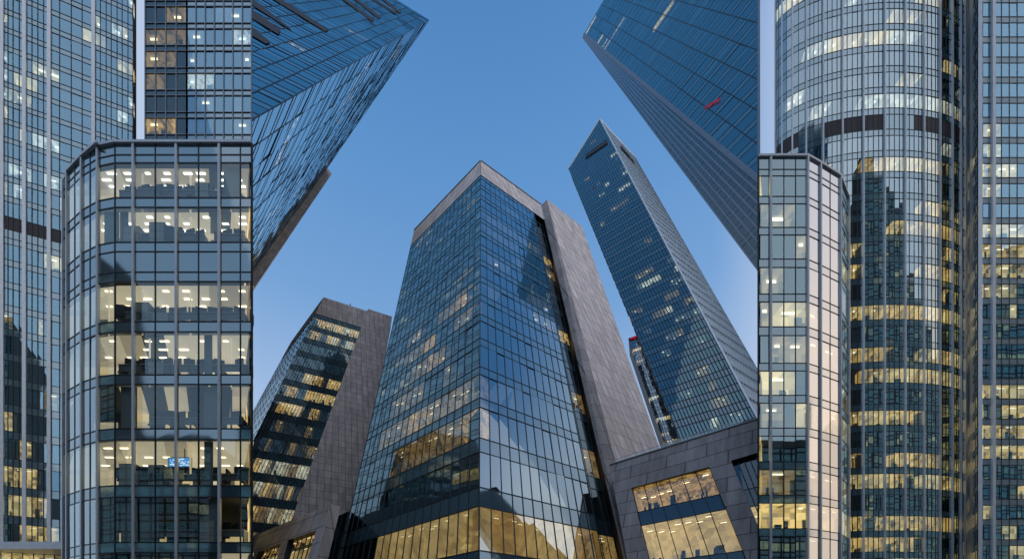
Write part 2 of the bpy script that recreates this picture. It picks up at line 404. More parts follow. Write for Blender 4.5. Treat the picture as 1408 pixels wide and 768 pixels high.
# ================================================================ CENTRAL TOWER
def central():
    H = 172.0
    eC = lean_edge((661, 222), H, (659, 690))
    B = Bld('glass_tower', (eC(0).x, eC(0).y, 0), 'blue glass office tower with stone parapet and tall stone end slab, middle of the square')
    pr, plf = plane(eC, 1580), plane(eC, 20)
    eL = pl_edge(plf, (467, 768), (567, 329)); eG = pl_edge(pr, (818, 714), (735, 297)); eK = pl_edge(pr, (816, 590), (744, 283))
    zp = z_on(eC, 241)
    ys = [756, 695, 669, 620.4, 601, 559, 546, 514, 503, 474, 464, 440, 431]
    zz = [z_on(eC, y) for y in ys]
    zz0 = z_on(eC, 800)
    rows = [(0.3, zz0, 's'), (zz0, zz[0], 's')]
    for i in range(len(zz)-1): rows.append((zz[i], zz[i+1], 'v' if i % 2 == 0 else 's'))
    n = 10; h = (zp-zz[-1])/n
    for i in range(n): rows += [(zz[-1]+i*h, zz[-1]+i*h+h*.68, 'v'), (zz[-1]+i*h+h*.68, zz[-1]+(i+1)*h, 's')]
    zl = zz[1]
    def litR(ri, s, z):
        if z < zl: return R.choice(['lobby_amber', 'lobby_amber', 'lobby_gold'])
        return 'room_grey' if R.random() < (.55 if 86 < z < 130 else .12) else None
    def litL(ri, s, z):
        if z < zl: return R.choice(['lobby_amber', 'lobby_gold']) if s > .3 else ('room_warm' if R.random() < .4 else None)
        if z < 36: return None
        if z < 92: return R.choice(['room_dimwarm', 'room_dimwarm', 'room_dimwarm', 'room_gold']) if s > .22 and R.random() < .68 else None
        return None
    facade(B, eL, eC, rows, cols(18), 'glass_center', 'spandrel_blue', lit=litL, depth=2.8, mw=.16, hw=.16, md=.08, tilt=.0038, run=(1, 3), clutter=False)
    facade(B, eC, eG, rows, cols(12), 'glass_center', 'spandrel_blue', lit=litR, depth=5, mw=.16, hw=.16, md=.08, tilt=.0038, run=(2, 5), clutter=False)
    # recessed strip between the glass and the slab
    nr = (eG(20)-eC(20)).normalized(); nn = nr.cross(eC.d).normalized(); inn = V((-nn.x, -nn.y, 0)).normalized()
    zt = eK.A.z
    ztop = at_plane(744, 283, pr).z
    rG, rK = edge(eG(0)+inn*1.2, eG(100)+inn*1.2), edge(eK(0)+inn*1.2, eK(100)+inn*1.2)
    facade(B, rG, rK, [r for r in rows], cols(3), 'glass_dark', 'spandrel_dark', lit=litfn(lambda s, z: 0.35 if z < 125 else .15, ['room_gold', 'room_dimwarm', 'room_warm']), depth=3, mw=.14, hw=.14, run=(3, 3))
    B.mb('recess_cheek').face([eG(0), rG(0), rG(zp), eG(zp)], 'mullion_dark')
    # parapet band in stone
    for a, b in ((eL, eC), (eC, eK)):
        o = (b(0)-a(0)).normalized().cross(eC.d).normalized()*.12
        wall(B, 'parapet', [a(zp)+o, b(zp)+o, b(H)+o, a(H)+o], 'stone_warm')
        B.mb('parapet').face([a(zp), b(zp), b(zp)+o, a(zp)+o], 'stone_dark_shaded')
        B.mb('parapet').bar(a(H)+o, b(H)+o, V((0, 0, 1)), .5, .12, 'mullion_grey')
    back = V((2, 34, 0)); bk = [eL(H)+V((6, 26, 0)), eK(H)+V((4, 20, 0))]
    cap(B, [eL(H), eC(H), eK(H), bk[1], bk[0]])
    b0 = [eL(0)+V((6, 26, 0)), eK(0)+V((4, 20, 0))]
    M = B.mb('rear_wall'); M.face([eL(0), eL(H), bk[0], b0[0]], 'wall_dark'); M.face([b0[0], bk[0], bk[1], b0[1]], 'wall_dark'); M.face([b0[1], bk[1], eK(H), eK(0)], 'wall_dark')
    # stone slab
    K = edge(at_z(834.6, 590, eK.A.z), at_z(752, 274, ztop))
    hdir = at_z(800, 311, ztop)-K(ztop); hdir.normalize()
    pf = (K.A, hdir.cross(K.d).normalized()); KR = pl_edge(pf, (905, 609), (800, 311))
    zT = ztop
    bkv = V((-hdir.y, hdir.x, 0))*9
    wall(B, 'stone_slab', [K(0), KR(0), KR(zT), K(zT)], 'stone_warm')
    wall(B, 'stone_slab', [eK(0), K(0), K(zT), eK(zT)], 'stone_dark_shaded')
    wall(B, 'stone_slab', [KR(0), KR(0)+bkv, KR(zT)+bkv, KR(zT)], 'stone_dark_shaded')
    wall(B, 'stone_slab', [K(zT), KR(zT), KR(zT)+bkv, eK(zT)+bkv*.5, eK(zT)], 'stone_dark_shaded')
    wall(B, 'stone_slab', [KR(0)+bkv, eK(0)+bkv*.5, eK(zT)+bkv*.5, KR(zT)+bkv], 'stone_dark_shaded')
    B.finish()
    return dict(eK=eK, K=K, KR=KR, eL=eL)
C_ = central()

# ================================================================ LEFT STONE AND GLASS TOWER
def left_mid():
    H = 150.0
    eC = lean_edge((445, 408.6), H, (351, 600))
    B = Bld('stone_tower', (eC(0).x, eC(0).y, 0), 'smaller glass tower with stone top and stone end wall, left of the middle tower')
    pr, plf = plane(eC, 1948), plane(eC, 94)
    eS = pl_edge(pr, (403, 711), (505.4, 428)); eS2 = pl_edge(pr, (490, 694), (538.5, 440)); eL = pl_edge(plf, (346, 569), (399.4, 471.6))
    zp = z_on(eC, 431)
    n = 16; rows = rows_uniform(2, zp, n, .36)
    def lit(ri, s, z):
        k = ri//2
        if k in (15,): return R.choice(['room_white', 'room_warm']) if R.random() < .9 else None
        if k in (12, 13): return None
        if k in (9, 10, 11): return R.choice(['room_warm', 'room_warm', 'room_gold', 'room_cream']) if R.random() < .8 else None
        if k in (7, 8): return 'room_dimwarm' if R.random() < .3 else None
        return R.choice(['room_dimwarm', 'room_white', 'room_warm', 'room_dimwarm']) if R.random() < .75 else None
    facade(B, eC, eS, rows, cols(20), 'glass_center', 'spandrel_dark', lit=lit, depth=1.8, mw=.12, hw=.14, run=(1, 3))
    facade(B, eL, eC, rows, cols(14), 'glass_blue', 'spandrel_blue', lit=None, depth=2, mw=.12, hw=.16, clutter=False)
    hd = (eS2(0)-eS(0)).normalized(); nn = hd.cross(eC.d).normalized()
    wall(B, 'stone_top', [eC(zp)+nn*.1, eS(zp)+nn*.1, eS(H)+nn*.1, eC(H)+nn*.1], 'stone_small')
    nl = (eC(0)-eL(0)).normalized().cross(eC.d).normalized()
    wall(B, 'stone_top', [eL(zp)+nl*.1, eC(zp)+nl*.1, eC(H)+nl*.1, eL(H)+nl*.1], 'stone_dark_shaded')
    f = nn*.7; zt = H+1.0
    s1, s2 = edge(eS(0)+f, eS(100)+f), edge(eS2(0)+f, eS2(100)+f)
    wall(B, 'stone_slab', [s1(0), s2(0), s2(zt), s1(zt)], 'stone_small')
    wall(B, 'stone_slab', [eS(0), s1(0), s1(zt), eS(zt)], 'stone_dark_shaded')
    bv = V((-hd.y, hd.x, 0))*8
    wall(B, 'stone_slab', [s2(0), eS2(0)+bv, eS2(zt)+bv, s2(zt)], 'stone_dark_shaded')
    wall(B, 'stone_slab', [s1(zt), s2(zt), eS2(zt)+bv, eS(zt)+bv], 'stone_dark_shaded')
    cap(B, [eC(H), eS(H), eS(H)+bv*3, eL(H)])
    M = B.mb('rear_wall'); M.face([eS(0)+bv*3, eL(0), eL(H), eS(H)+bv*3], 'wall_dark'); M.face([eS(0), eS(0)+bv*3, eS(H)+bv*3, eS(H)], 'wall_dark')
    B.mb('roof_mast').bar(eC(H).lerp(eS(H), .6)+bv*.2, eC(H).lerp(eS(H), .6)+bv*.2+V((0, 0, 2.2)), V((0, -1, 0)), .3, .3, 'mullion_grey')
    B.finish()
left_mid()

# ================================================================ PODIUM BLOCKS
def face_rect(B, pl, quad, frame_depth, inn, rowsplit, ncol, lit, mw=.12, glassm='glass_clear', depth=6, into=None):
    """a recessed picture window in a stone wall; quad = pixel corners BL, BR, TR, TL on plane pl"""
    bl, br, tr, tl = [at_plane(x, y, pl) for x, y in quad]
    d = inn*frame_depth
    for a, b in ((bl, br), (br, tr), (tr, tl), (tl, bl)): B.mb('window_reveal').face([a, b, b+d, a+d], 'mullion_dark')
    zb, zt = max(bl.z, br.z), min(tl.z, tr.z)
    e0, e1 = edge(bl+d, tl+d), edge(br+d, tr+d)
    z0, z1 = min(bl.z, br.z), max(tl.z, tr.z)
    rows = [(z0+(z1-z0)*a, z0+(z1-z0)*b, t) for a, b, t in rowsplit]
    facade(B, e0, e1, rows, cols(ncol), glassm, 'spandrel_dark', lit=lit, depth=depth, mw=mw, hw=mw, run=(ncol, ncol), inn=into)
def hole_wall(B, part, pl, outer, holes, mat):
    """stone wall with rectangular holes, built from strips: outer/holes = px quads BL BR TR TL, holes sorted left to right"""
    P = lambda q: at_plane(q[0], q[1], pl)
    o = [P(q) for q in outer]
    u = (o[1]-o[0]).normalized(); u = V((u.x, u.y, 0)).normalized(); nn = pl[1]
    w = nn.cross(u); w = w if w.z > 0 else -w
    def f(pts):
        B.mb(part).face(pts, mat, [((p-o[0]).dot(u), (p-o[0]).dot(w)) for p in pts])
    L = [o[0], o[3]]
    for hq in holes:
        h = [P(q) for q in hq]
        # project hole jamb lines to the outer bottom and top edges
        def meet(a, b, c, d):            # line a-b with line c-d in the plane
            A = lambda p: ((p-o[0]).dot(u), (p-o[0]).dot(w))
            x1, y1 = A(a); x2, y2 = A(b); x3, y3 = A(c); x4, y4 = A(d)
            den = (x1-x2)*(y3-y4)-(y1-y2)*(x3-x4); t = ((x1-x3)*(y3-y4)-(y1-y3)*(x3-x4))/den
            return a+(b-a)*t
        lb, lt = meet(h[0], h[3], o[0], o[1]), meet(h[0], h[3], o[3], o[2])
        rb, rt = meet(h[1], h[2], o[0], o[1]), meet(h[1], h[2], o[3], o[2])
        f([L[0], lb, lt, L[1]]); f([h[3], h[2], rt, lt]); f([lb, rb, h[1], h[0]])
        L = [rb, rt]
    f([L[0], o[1], o[2], L[1]])

def left_podium():
    H = 21.0
    T = at_z(455, 692, H)
    e = lean_edge((455, 692), H, (435, 768))
    B = Bld('stone_annex', (e(0).x, e(0).y, 0), 'low grey stone block with small windows, left foot of the middle tower', 'building')
    pl = plane(e, -24)
    hd = V(((-24-PX)/F, 1, 0)).normalized()
    nn = pl[1] if pl[1].y < 0 else -pl[1]; inn = V((-nn.x, -nn.y, 0)).normalized()
    eF = edge(e(0)+hd*30, e(100)+hd*30)
    wl = [proj(eF(0)), proj(e(0)), proj(e(H)), proj(eF(H))]
    h2 = [(334, 768+30), (376, 785), (386, 746), (356, 757.5)]
    h1 = [(385, 785), (420, 778), (435, 728), (396, 741.7)]
    hole_wall(B, 'stone_wall', pl, wl, [h2, h1], 'stone_podium')
    for hq in (h2, h1): face_rect(B, pl, hq, .8, inn, [(0, .72, 'v'), (.72, 1, 'v')], 6, litfn(.7, ['room_amber', 'room_dimwarm', 'room_dimwarm']), mw=.1, depth=2.5, into=V((-.6, .8, 0)))
    # return wall
    eR = lean_edge((468.5, 695.5), H, (451, 768))
    wall(B, 'stone_wall', [e(0), eR(0), eR(H), e(H)], 'stone_dark_shaded')
    bv = hd*30+V((hd.y, -hd.x, 0))*0
    back = V((-4.2, 8, 0))
    cap(B, [e(H), eR(H), eR(H)+back, eF(H)+back, eF(H)])
    M = B.mb('rear_wall'); M.face([eR(0), eR(0)+back, eR(H)+back, eR(H)], 'wall_dark'); M.face([eR(0)+back, eF(0)+back, eF(H)+back, eR(H)+back], 'wall_dark')
    cl = C_['eL']; zl = z_on(cl, 702)
    B.mb('link_wall').face([eR(0)+back*.3, cl(0)-V((0, .3, 0)), cl(zl)-V((0, .3, 0)), eR(H)+back*.3-V((0, 0, .4))], 'spandrel_dark')
    B.finish()
    return pl, nn
left_podium()

def right_podium():
    H = 37.0
    e = lean_edge((838, 639), H, (862.5, 768))
    B = Bld('stone_podium', (e(0).x, e(0).y, 0), 'low grey stone block with wide lit windows, at the foot of the stone slab', 'building')
    hd = V(((28-PX)/F, 1, 0)).normalized(); pl = (e.A, hd.cross(e.d).normalized())
    nn = pl[1] if pl[1].y < 0 else -pl[1]; inn = V((-nn.x, -nn.y, 0)).normalized()
    eR = edge(e(0)-hd*19, e(H)-hd*23.2)
    wl = [proj(e(0)), proj(eR(0)), proj(eR(H)), proj(e(H))]
    h1 = [(897, 790), (1028, 772), (975, 641), (868, 670)]
    h2 = [(1067, 783), (1112, 774), (1056, 617.5), (1005, 632.6)]
    hole_wall(B, 'stone_wall', pl, wl, [h1, h2], 'stone_podium')
    lt = lambda ri, s, z: 'room_amber' if ri == 1 else 'room_dimwarm'
    rs = [(0, .13, 's'), (.13, .54, 'v'), (.54, .70, 's'), (.70, 1, 'v')]
    face_rect(B, pl, h1, .7, inn, rs, 6, lt, mw=.12, depth=7)
    face_rect(B, pl, h2, .7, inn, rs, 6, lambda ri, s, z: 'room_amber' if ri == 1 else None, mw=.12, depth=7)
    # left return and roof
    side = V((inn.x, inn.y, 0)); eB = edge(e(0)+side*8, e(100)+side*8)
    e2 = lean_edge((832, 641), H+.2, (849, 768))
    wall(B, 'stone_wall', [eB(0), e(0), e(H), eB(H)], 'stone_dark_shaded')
    bk = side*14
    cap(B, [e(H), eR(H), eR(H)+bk, e(H)+bk])
    M = B.mb('rear_wall'); M.face([e(0)+bk, e(H)+bk, eR(H)+bk, eR(0)+bk], 'wall_dark')
    wall(B, 'stone_wall', [eB(0)+side*6, eB(0), eB(H), eB(H)+side*6], 'stone_dark_shaded')
    B.mb('coping').bar(e(H), eR(H), V((0, 0, 1)), .5, .12, 'mullion_grey')
    # glass balustrade on the roof edge
    a, b = e(H)-hd*1.0+side*1.4, e(H)-hd*21+side*1.4
    for k in range(17):
        p = a.lerp(b, k/16); B.mb('balustrade').bar(p, p+V((0, 0, 1.5)), nn, .05, .03, 'fin_steel')
        if k < 16:
            q = a.lerp(b, (k+1)/16); B.mb('balustrade').face([p+V((0, 0, .15)), q+V((0, 0, .15)), q+V((0, 0, 1.4)), p+V((0, 0, 1.4))], 'glass_clear')
    B.mb('balustrade').bar(a+V((0, 0, 1.5)), b+V((0, 0, 1.5)), nn, .06, .04, 'fin_steel')
    B.finish()
right_podium()

# ================================================================ SLIM TOWER WITH PEAKED TOP
def slim():
    H = 400.0
    eC = lean_edge((824.7, 164), H, (1038, 569))
    B = Bld('peaked_tower', (eC(0).x, eC(0).y, 0), 'slim dark glass tower with a sharply peaked top, right of the middle tower')
    pf, ps = plane(eC, -125), plane(eC, 1636)
    eL = pl_edge(pf, (925, 578), (782, 232)); eR = pl_edge(ps, (1043, 510), (874.5, 218))
    zL, zR = at_plane(782, 232, pf).z, at_plane(874.5, 218, ps).z
    rows = rows_uniform(6, H, 46, .40)
    def lit(ri, s, z):
        f = z/H
        p = .10 if f > .8 else (.22 if f > .45 else .42)
        if R.random() < .35: p *= .2
        return R.choice(['room_white', 'room_dimwarm', 'room_dimwarm', 'room_grey']) if R.random() < p else None
    clip = [(0, 0), (1, 0), (1, H), (0, zL)]
    facade(B, eL, eC, rows, cols(21), 'glass_teal', 'spandrel_teal', lit=lit, depth=5, mw=.3, hw=.3, md=.1, clip=clip, run=(2, 5))
    clip2 = [(0, 0), (1, 0), (1, zR), (0, H)]
    facade(B, eC, eR, rows_uniform(6, H, 46, .72), cols(14), 'glass_pale', 'spandrel_white', lit=None, flat=True, mw=.12, hw=.3, md=.12, clip=clip2, clutter=False, mull='fin_steel')  # white panels put the sky's pale reflection into this side's colour
    # dark plant slot in the crown
    a, b, c, d = [at_plane(x, y, pf) for x, y in ((805, 219), (836, 197.5), (834, 193), (805.5, 213))]
    nn = pf[1] if pf[1].y < 0 else -pf[1]
    B.mb('plant_slot').face([p+nn*.5 for p in (a, b, c, d)], 'furniture')
    q = [at_plane(x, y, ps) for x, y in ((852, 204), (872, 226), (871, 223), (853, 201))]
    ns = ps[1] if ps[1].y < 0 else -ps[1]
    B.mb('plant_slot').face([p+ns*.6 for p in q], 'furniture')
    for A, A2 in ((eL(zL), eC(H)), (eC(H), eR(zR))): B.mb('roof_edge').bar(A, A2, nn, .8, .4, 'fin_steel')
    B.mb('roof_edge').bar(eC(0), eC(H), nn, .5, .5, 'fin_steel')
    bk = eL(0)+(eR(0)-eC(0)); bt = eL(zL)+(eR(zR)-eC(H))
    cap(B, [eL(zL), eC(H), eR(zR)])
    M = B.mb('rear_wall'); M.face([eR(0), eL(0), eL(zL), eR(zR)], 'wall_dark')
    B.finish()
slim()

# ================================================================ FAR SMALL TOWER WITH RED SIGN
def small_far():
    H = 260.0
    eL = lean_edge((864, 464.7), H, (913, 606.7))
    pl = plane(eL, 2400)
    B = Bld('sign_tower', (eL(0).x, eL(0).y, 0), 'distant grey tower with a red rooftop sign, half hidden behind the peaked tower')
    hd = V(((-420-PX)/F, 1, 0)).normalized()*-1
    eR = edge(eL(0)+hd*26, eL(100)+hd*26)
    rows = rows_uniform(4, H-5, 34, .45)
    facade(B, eL, eR, rows, cols(16), 'glass_blue', 'spandrel_blue', lit=litfn(lambda s, z: .3, ['room_white', 'room_warm', 'room_dimwarm']), depth=3, mw=.25, hw=.3, run=(2, 4))
    nn = hd.cross(eL.d).normalized()
    wall(B, 'sign_band', [eL(H-5), eR(H-5), eR(H), eL(H)], 'wall_dark')
    bk = V((-hd.y, hd.x, 0))*20
    cap(B, [eL(H), eR(H), eR(H)+bk, eL(H)+bk])
    M = B.mb('rear_wall'); M.face([eL(0)+bk, eL(0), eL(H), eL(H)+bk], 'wall_dark'); M.face([eR(0), eR(0)+bk, eR(H)+bk, eR(H)], 'wall_dark'); M.face([eR(0)+bk, eL(0)+bk, eL(H)+bk, eR(H)+bk], 'wall_dark')
    # red emblem: strokes standing on the band
    u, w = hd, eL.d
    o = eL(H-4.6)+u*1.0+nn*.4
    S = B.mb('red_sign_or_reflection')
    for (x0, y0, x1, y1) in ((0, .6, 1.6, 2.2), (1.6, 2.2, 3.0, .8), (.4, 1.9, 2.6, .4), (3.2, .6, 4.6, 2.4), (4.6, 2.4, 5.6, .8), (3.4, 1.6, 5.4, 1.7)):
        S.bar(o+u*x0*1.3+w*y0*1.6, o+u*x1*1.3+w*y1*1.6, nn, .7, .4, 'sign_red')
    B.finish()
small_far()

# ================================================================ OVERHEAD TOWER, LEFT
def upper_left():
    H = 400.0
    e1 = lean_edge((590, 28), H, (346, 165))
    B = Bld('leaning_tower', (e1(90).x, e1(90).y, 0), 'huge blue glass tower soaring overhead at upper left, seen steeply from below')
    h1 = V(((1980-PX)/F, 1, 0)).normalized()            # along the roof of the near face
    h2 = V(((-4-PX)/F, 1, 0)).normalized()              # along the roof of the receding face
    p1 = (e1.A, h1.cross(e1.d).normalized()); p2 = (e1.A, h2.cross(e1.d).normalized())
    e2 = lean_edge((437, 250), H, (346, 380)); z2 = H; ZL = 90.0; iv = (h2*.75-h1*.66).normalized()
    # receding face
    rows = rows_uniform(0, H, 52, .3)
    t = .9
    e2s = edge(e1(0).lerp(e2(0), t), e1(200).lerp(e2(200), t))
    facade(B, e1, e2s, rows, cols(17), 'glass_blue', 'spandrel_blue', lit=litfn(lambda s, z: .10, ['room_dimwarm', 'room_gold']), depth=1.5, mw=.22, hw=.24, md=.06, tilt=.006, run=(1, 2), clip=[(0, ZL), (1, ZL), (1, H), (0, H)], inn=iv)
    n2 = (e2(0)-e1(0)).normalized().cross(e1.d).normalized()
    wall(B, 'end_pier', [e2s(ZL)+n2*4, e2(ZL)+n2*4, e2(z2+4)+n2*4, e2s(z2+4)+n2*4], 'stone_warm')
    wall(B, 'end_pier', [e2s(ZL), e2s(ZL)+n2*4, e2s(z2+4)+n2*4, e2s(z2+4)], 'stone_dark_shaded')
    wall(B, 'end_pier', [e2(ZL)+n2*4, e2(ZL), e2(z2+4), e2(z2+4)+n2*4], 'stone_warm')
    B.mb('end_pier').face([e2s(z2+4), e2s(z2+4)+n2*4, e2(z2+4)+n2*4, e2(z2+4)], 'stone_dark_shaded')
    # near face, cut off on its outer side along a slanting edge
    Wd = 150.0
    e0 = edge(e1(0)-h1*Wd, e1(100)-h1*Wd)
    d0 = e1.d
    def sz(px, py):
        p = at_plane(px, py, p1); z = p.z; s = 1-(e1(z)-p).dot(h1)/Wd
        return (s, z)
    a, b = sz(250, 195), sz(272, -260)
    sa = lambda z: a[0]+(b[0]-a[0])*(z-a[1])/(b[1]-a[1])
    bs = sa(H); as_ = sa(ZL)
    clip = [(as_, ZL), (1, ZL), (1, H), (bs, H)]
    rows1 = rows_uniform(0, H, 52, .36)
    def lit(ri, s, z): return R.choice(['room_dimwarm', 'room_grey']) if R.random() < .06 else None
    def pm(k, s, z): return 'glass_dark' if (k % 7 in (2,)) and z > 80 else 'glass_blue'
    facade(B, e0, e1, rows1, cols(34), 'glass_teal', 'spandrel_teal', lit=lit, depth=1.5, mw=.22, hw=.24, md=.06, clip=clip, tilt=.005, run=(1, 3), clutter=False, inn=iv)
    # dark louvre slots high on the near face
    n1 = p1[1] if p1[1].dot(CAM-e1(50)) > 0 else -p1[1]
    for q in (((346, -2), (399, 40), (402, 44), (346, 8)), ((346, 14), (386, 42), (383, 49), (346, 26)), ((346, 38), (372, 59), (366, 62), (346, 50)), ((384, -2), (452, 42), (448, 45), (372, -2)), ((474, -2), (515, 28), (512, 31), (468, -2)), ((490, -2), (524, 24), (521, 27), (484, -2)), ((512, -2), (546, 18), (543, 20), (508, -2)), ((526, -2), (552, 17), (549, 19), (522, -2))):
        m = MB(); m.face([at_plane(x, y, p1)+n1*.15 for x, y in q], 'furniture'); m.build('louvre_slot', B.root, B.base)
    Pm = lambda s, z: e0(z).lerp(e1(z), s)
    q0, q1 = Pm(as_, ZL), Pm(bs, H)
    cap(B, [e1(H), e2(H), q1])
    M = B.mb('rear_wall'); M.face([e2(ZL), q0, q1, e2(H)], 'wall_dark')
    ft = [e1(ZL), e2(ZL), q0]; fb = [V((p.x, p.y, 0)) for p in ft]
    for i in range(3):
        j = (i+1) % 3; M.face([fb[i], fb[j], ft[j], ft[i]], 'wall_dark')
    B.finish()
upper_left()

# ================================================================ OVERHEAD TOWER, RIGHT
def upper_right():
    H = 720.0
    c1 = lean_edge((803, 47), H, (1034, 240)); c2 = lean_edge((801, 52), H, (1043, 372))
    B = Bld('ribbed_tower', (c1(126).x, c1(126).y, 0), 'huge dark glass tower with a ribbed pale side soaring overhead at upper right')
    T = c1(H); T2 = at_z(830, 0, H); hd = (T2-T).normalized()
    p1 = (c1.A, hd.cross(c1.d).normalized())
    Wd = 288.0
    e1 = edge(c1(0)+hd*Wd, c1(100)+hd*Wd)
    def sz(px, py):
        p = at_plane(px, py, p1); return ((p-c1(p.z)).dot(hd)/Wd, p.z)
    a, b = sz(1043.5, 300), sz(1043.5, -300)
    a2 = sz(1043.5, 215)
    ZL = 126.0
    sa = lambda z: a[0]+(b[0]-a[0])*(z-a[1])/(b[1]-a[1])
    z0 = a[1]-a[0]*(b[1]-a[1])/(b[0]-a[0]); bs = sa(H)
    clip = [(0, z0), (bs, H), (0, H)]
    rows = rows_uniform(0, H, 54, .30)
    def lit(ri, s, z): return R.choice(['room_dimwarm', 'room_dimwarm', 'room_warm']) if R.random() < .06 else None
    facade(B, c1, e1, rows, cols(36), 'glass_teal', 'spandrel_teal', lit=lit, depth=1.5, mw=.36, hw=.36, md=.1, clip=clip, tilt=.004, run=(1, 2), clutter=False, inn=V((.55, .835, 0)))
    # ribbed flank: pale vertical fins and dark glass between
    facade(B, c2, c1, rows_uniform(ZL, H, 50, .3), cols(7), 'glass_dark', 'spandrel_dark', lit=None, flat=True, depth=1, mw=.3, hw=.15, fins=range(8), fin=(.5, .18, 'mullion_grey'), clutter=False)
    B.mb('corner_trim').bar(c1(ZL), c1(H), (p1[1] if p1[1].y < 0 else -p1[1]), 1.8, .5, 'mullion_grey')
    Pm = lambda s, z: c1(z).lerp(e1(z), s)
    nu = p1[1] if p1[1].y < 0 else -p1[1]
    B.mb('edge_trim').bar(c1(z0), Pm(bs, H), nu, 1.1, .4, 'mullion_grey')
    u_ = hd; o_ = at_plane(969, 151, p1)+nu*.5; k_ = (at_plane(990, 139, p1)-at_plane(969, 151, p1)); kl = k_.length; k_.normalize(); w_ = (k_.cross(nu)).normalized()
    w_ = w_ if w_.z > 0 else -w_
    S = B.mb('red_sign_or_reflection'); hh_ = kl*.10  # strokes on the glass imitate a mirrored red sign; no sign stands here
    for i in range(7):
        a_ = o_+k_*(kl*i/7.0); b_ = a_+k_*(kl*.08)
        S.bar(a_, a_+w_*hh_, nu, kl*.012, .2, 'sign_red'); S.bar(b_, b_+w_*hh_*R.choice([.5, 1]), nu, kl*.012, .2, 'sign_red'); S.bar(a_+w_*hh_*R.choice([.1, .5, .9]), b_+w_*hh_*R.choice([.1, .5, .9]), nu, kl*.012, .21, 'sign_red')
    q1 = Pm(bs, H); bt = V((180, 459, H)); bk = V((180, 238, 269))
    cap(B, [c1(H), q1, bt, c2(H)])
    M = B.mb('rear_wall'); M.face([c1(z0), bk, bt], 'fin_steel'); M.face([c1(z0), bt, q1], 'fin_steel'); M.face([c1(ZL), bk, c1(z0)], 'wall_dark'); M.face([bk, c2(ZL), c2(H), bt], 'wall_dark')
    ft = [c2(ZL), c1(ZL), bk]; fb = [V((p.x, p.y, 0)) for p in ft]
    for i in range(3):
        j = (i+1) % 3; M.face([fb[i], fb[j], ft[j], ft[i]], 'wall_dark')
    B.finish()
upper_right()

# ================================================================ UPRIGHT BUILDINGS AT THE SIDES
def X(px, Y): return (px-PX)/F*Y
def zrow(py, Y): return CH+(HY-py)/F*Y
def strip_facades(B, foot, rows, colsets, **kw):
    """facades along consecutive footprint points foot[i]->foot[i+1]"""
    for i, c in enumerate(colsets):
        if c is None: continue
        k = dict(kw); cc = c
        if isinstance(c, tuple): cc, kk = c; k.update(kk)
        facade(B, vert(*foot[i]), vert(*foot[i+1]), rows, cc, **k)

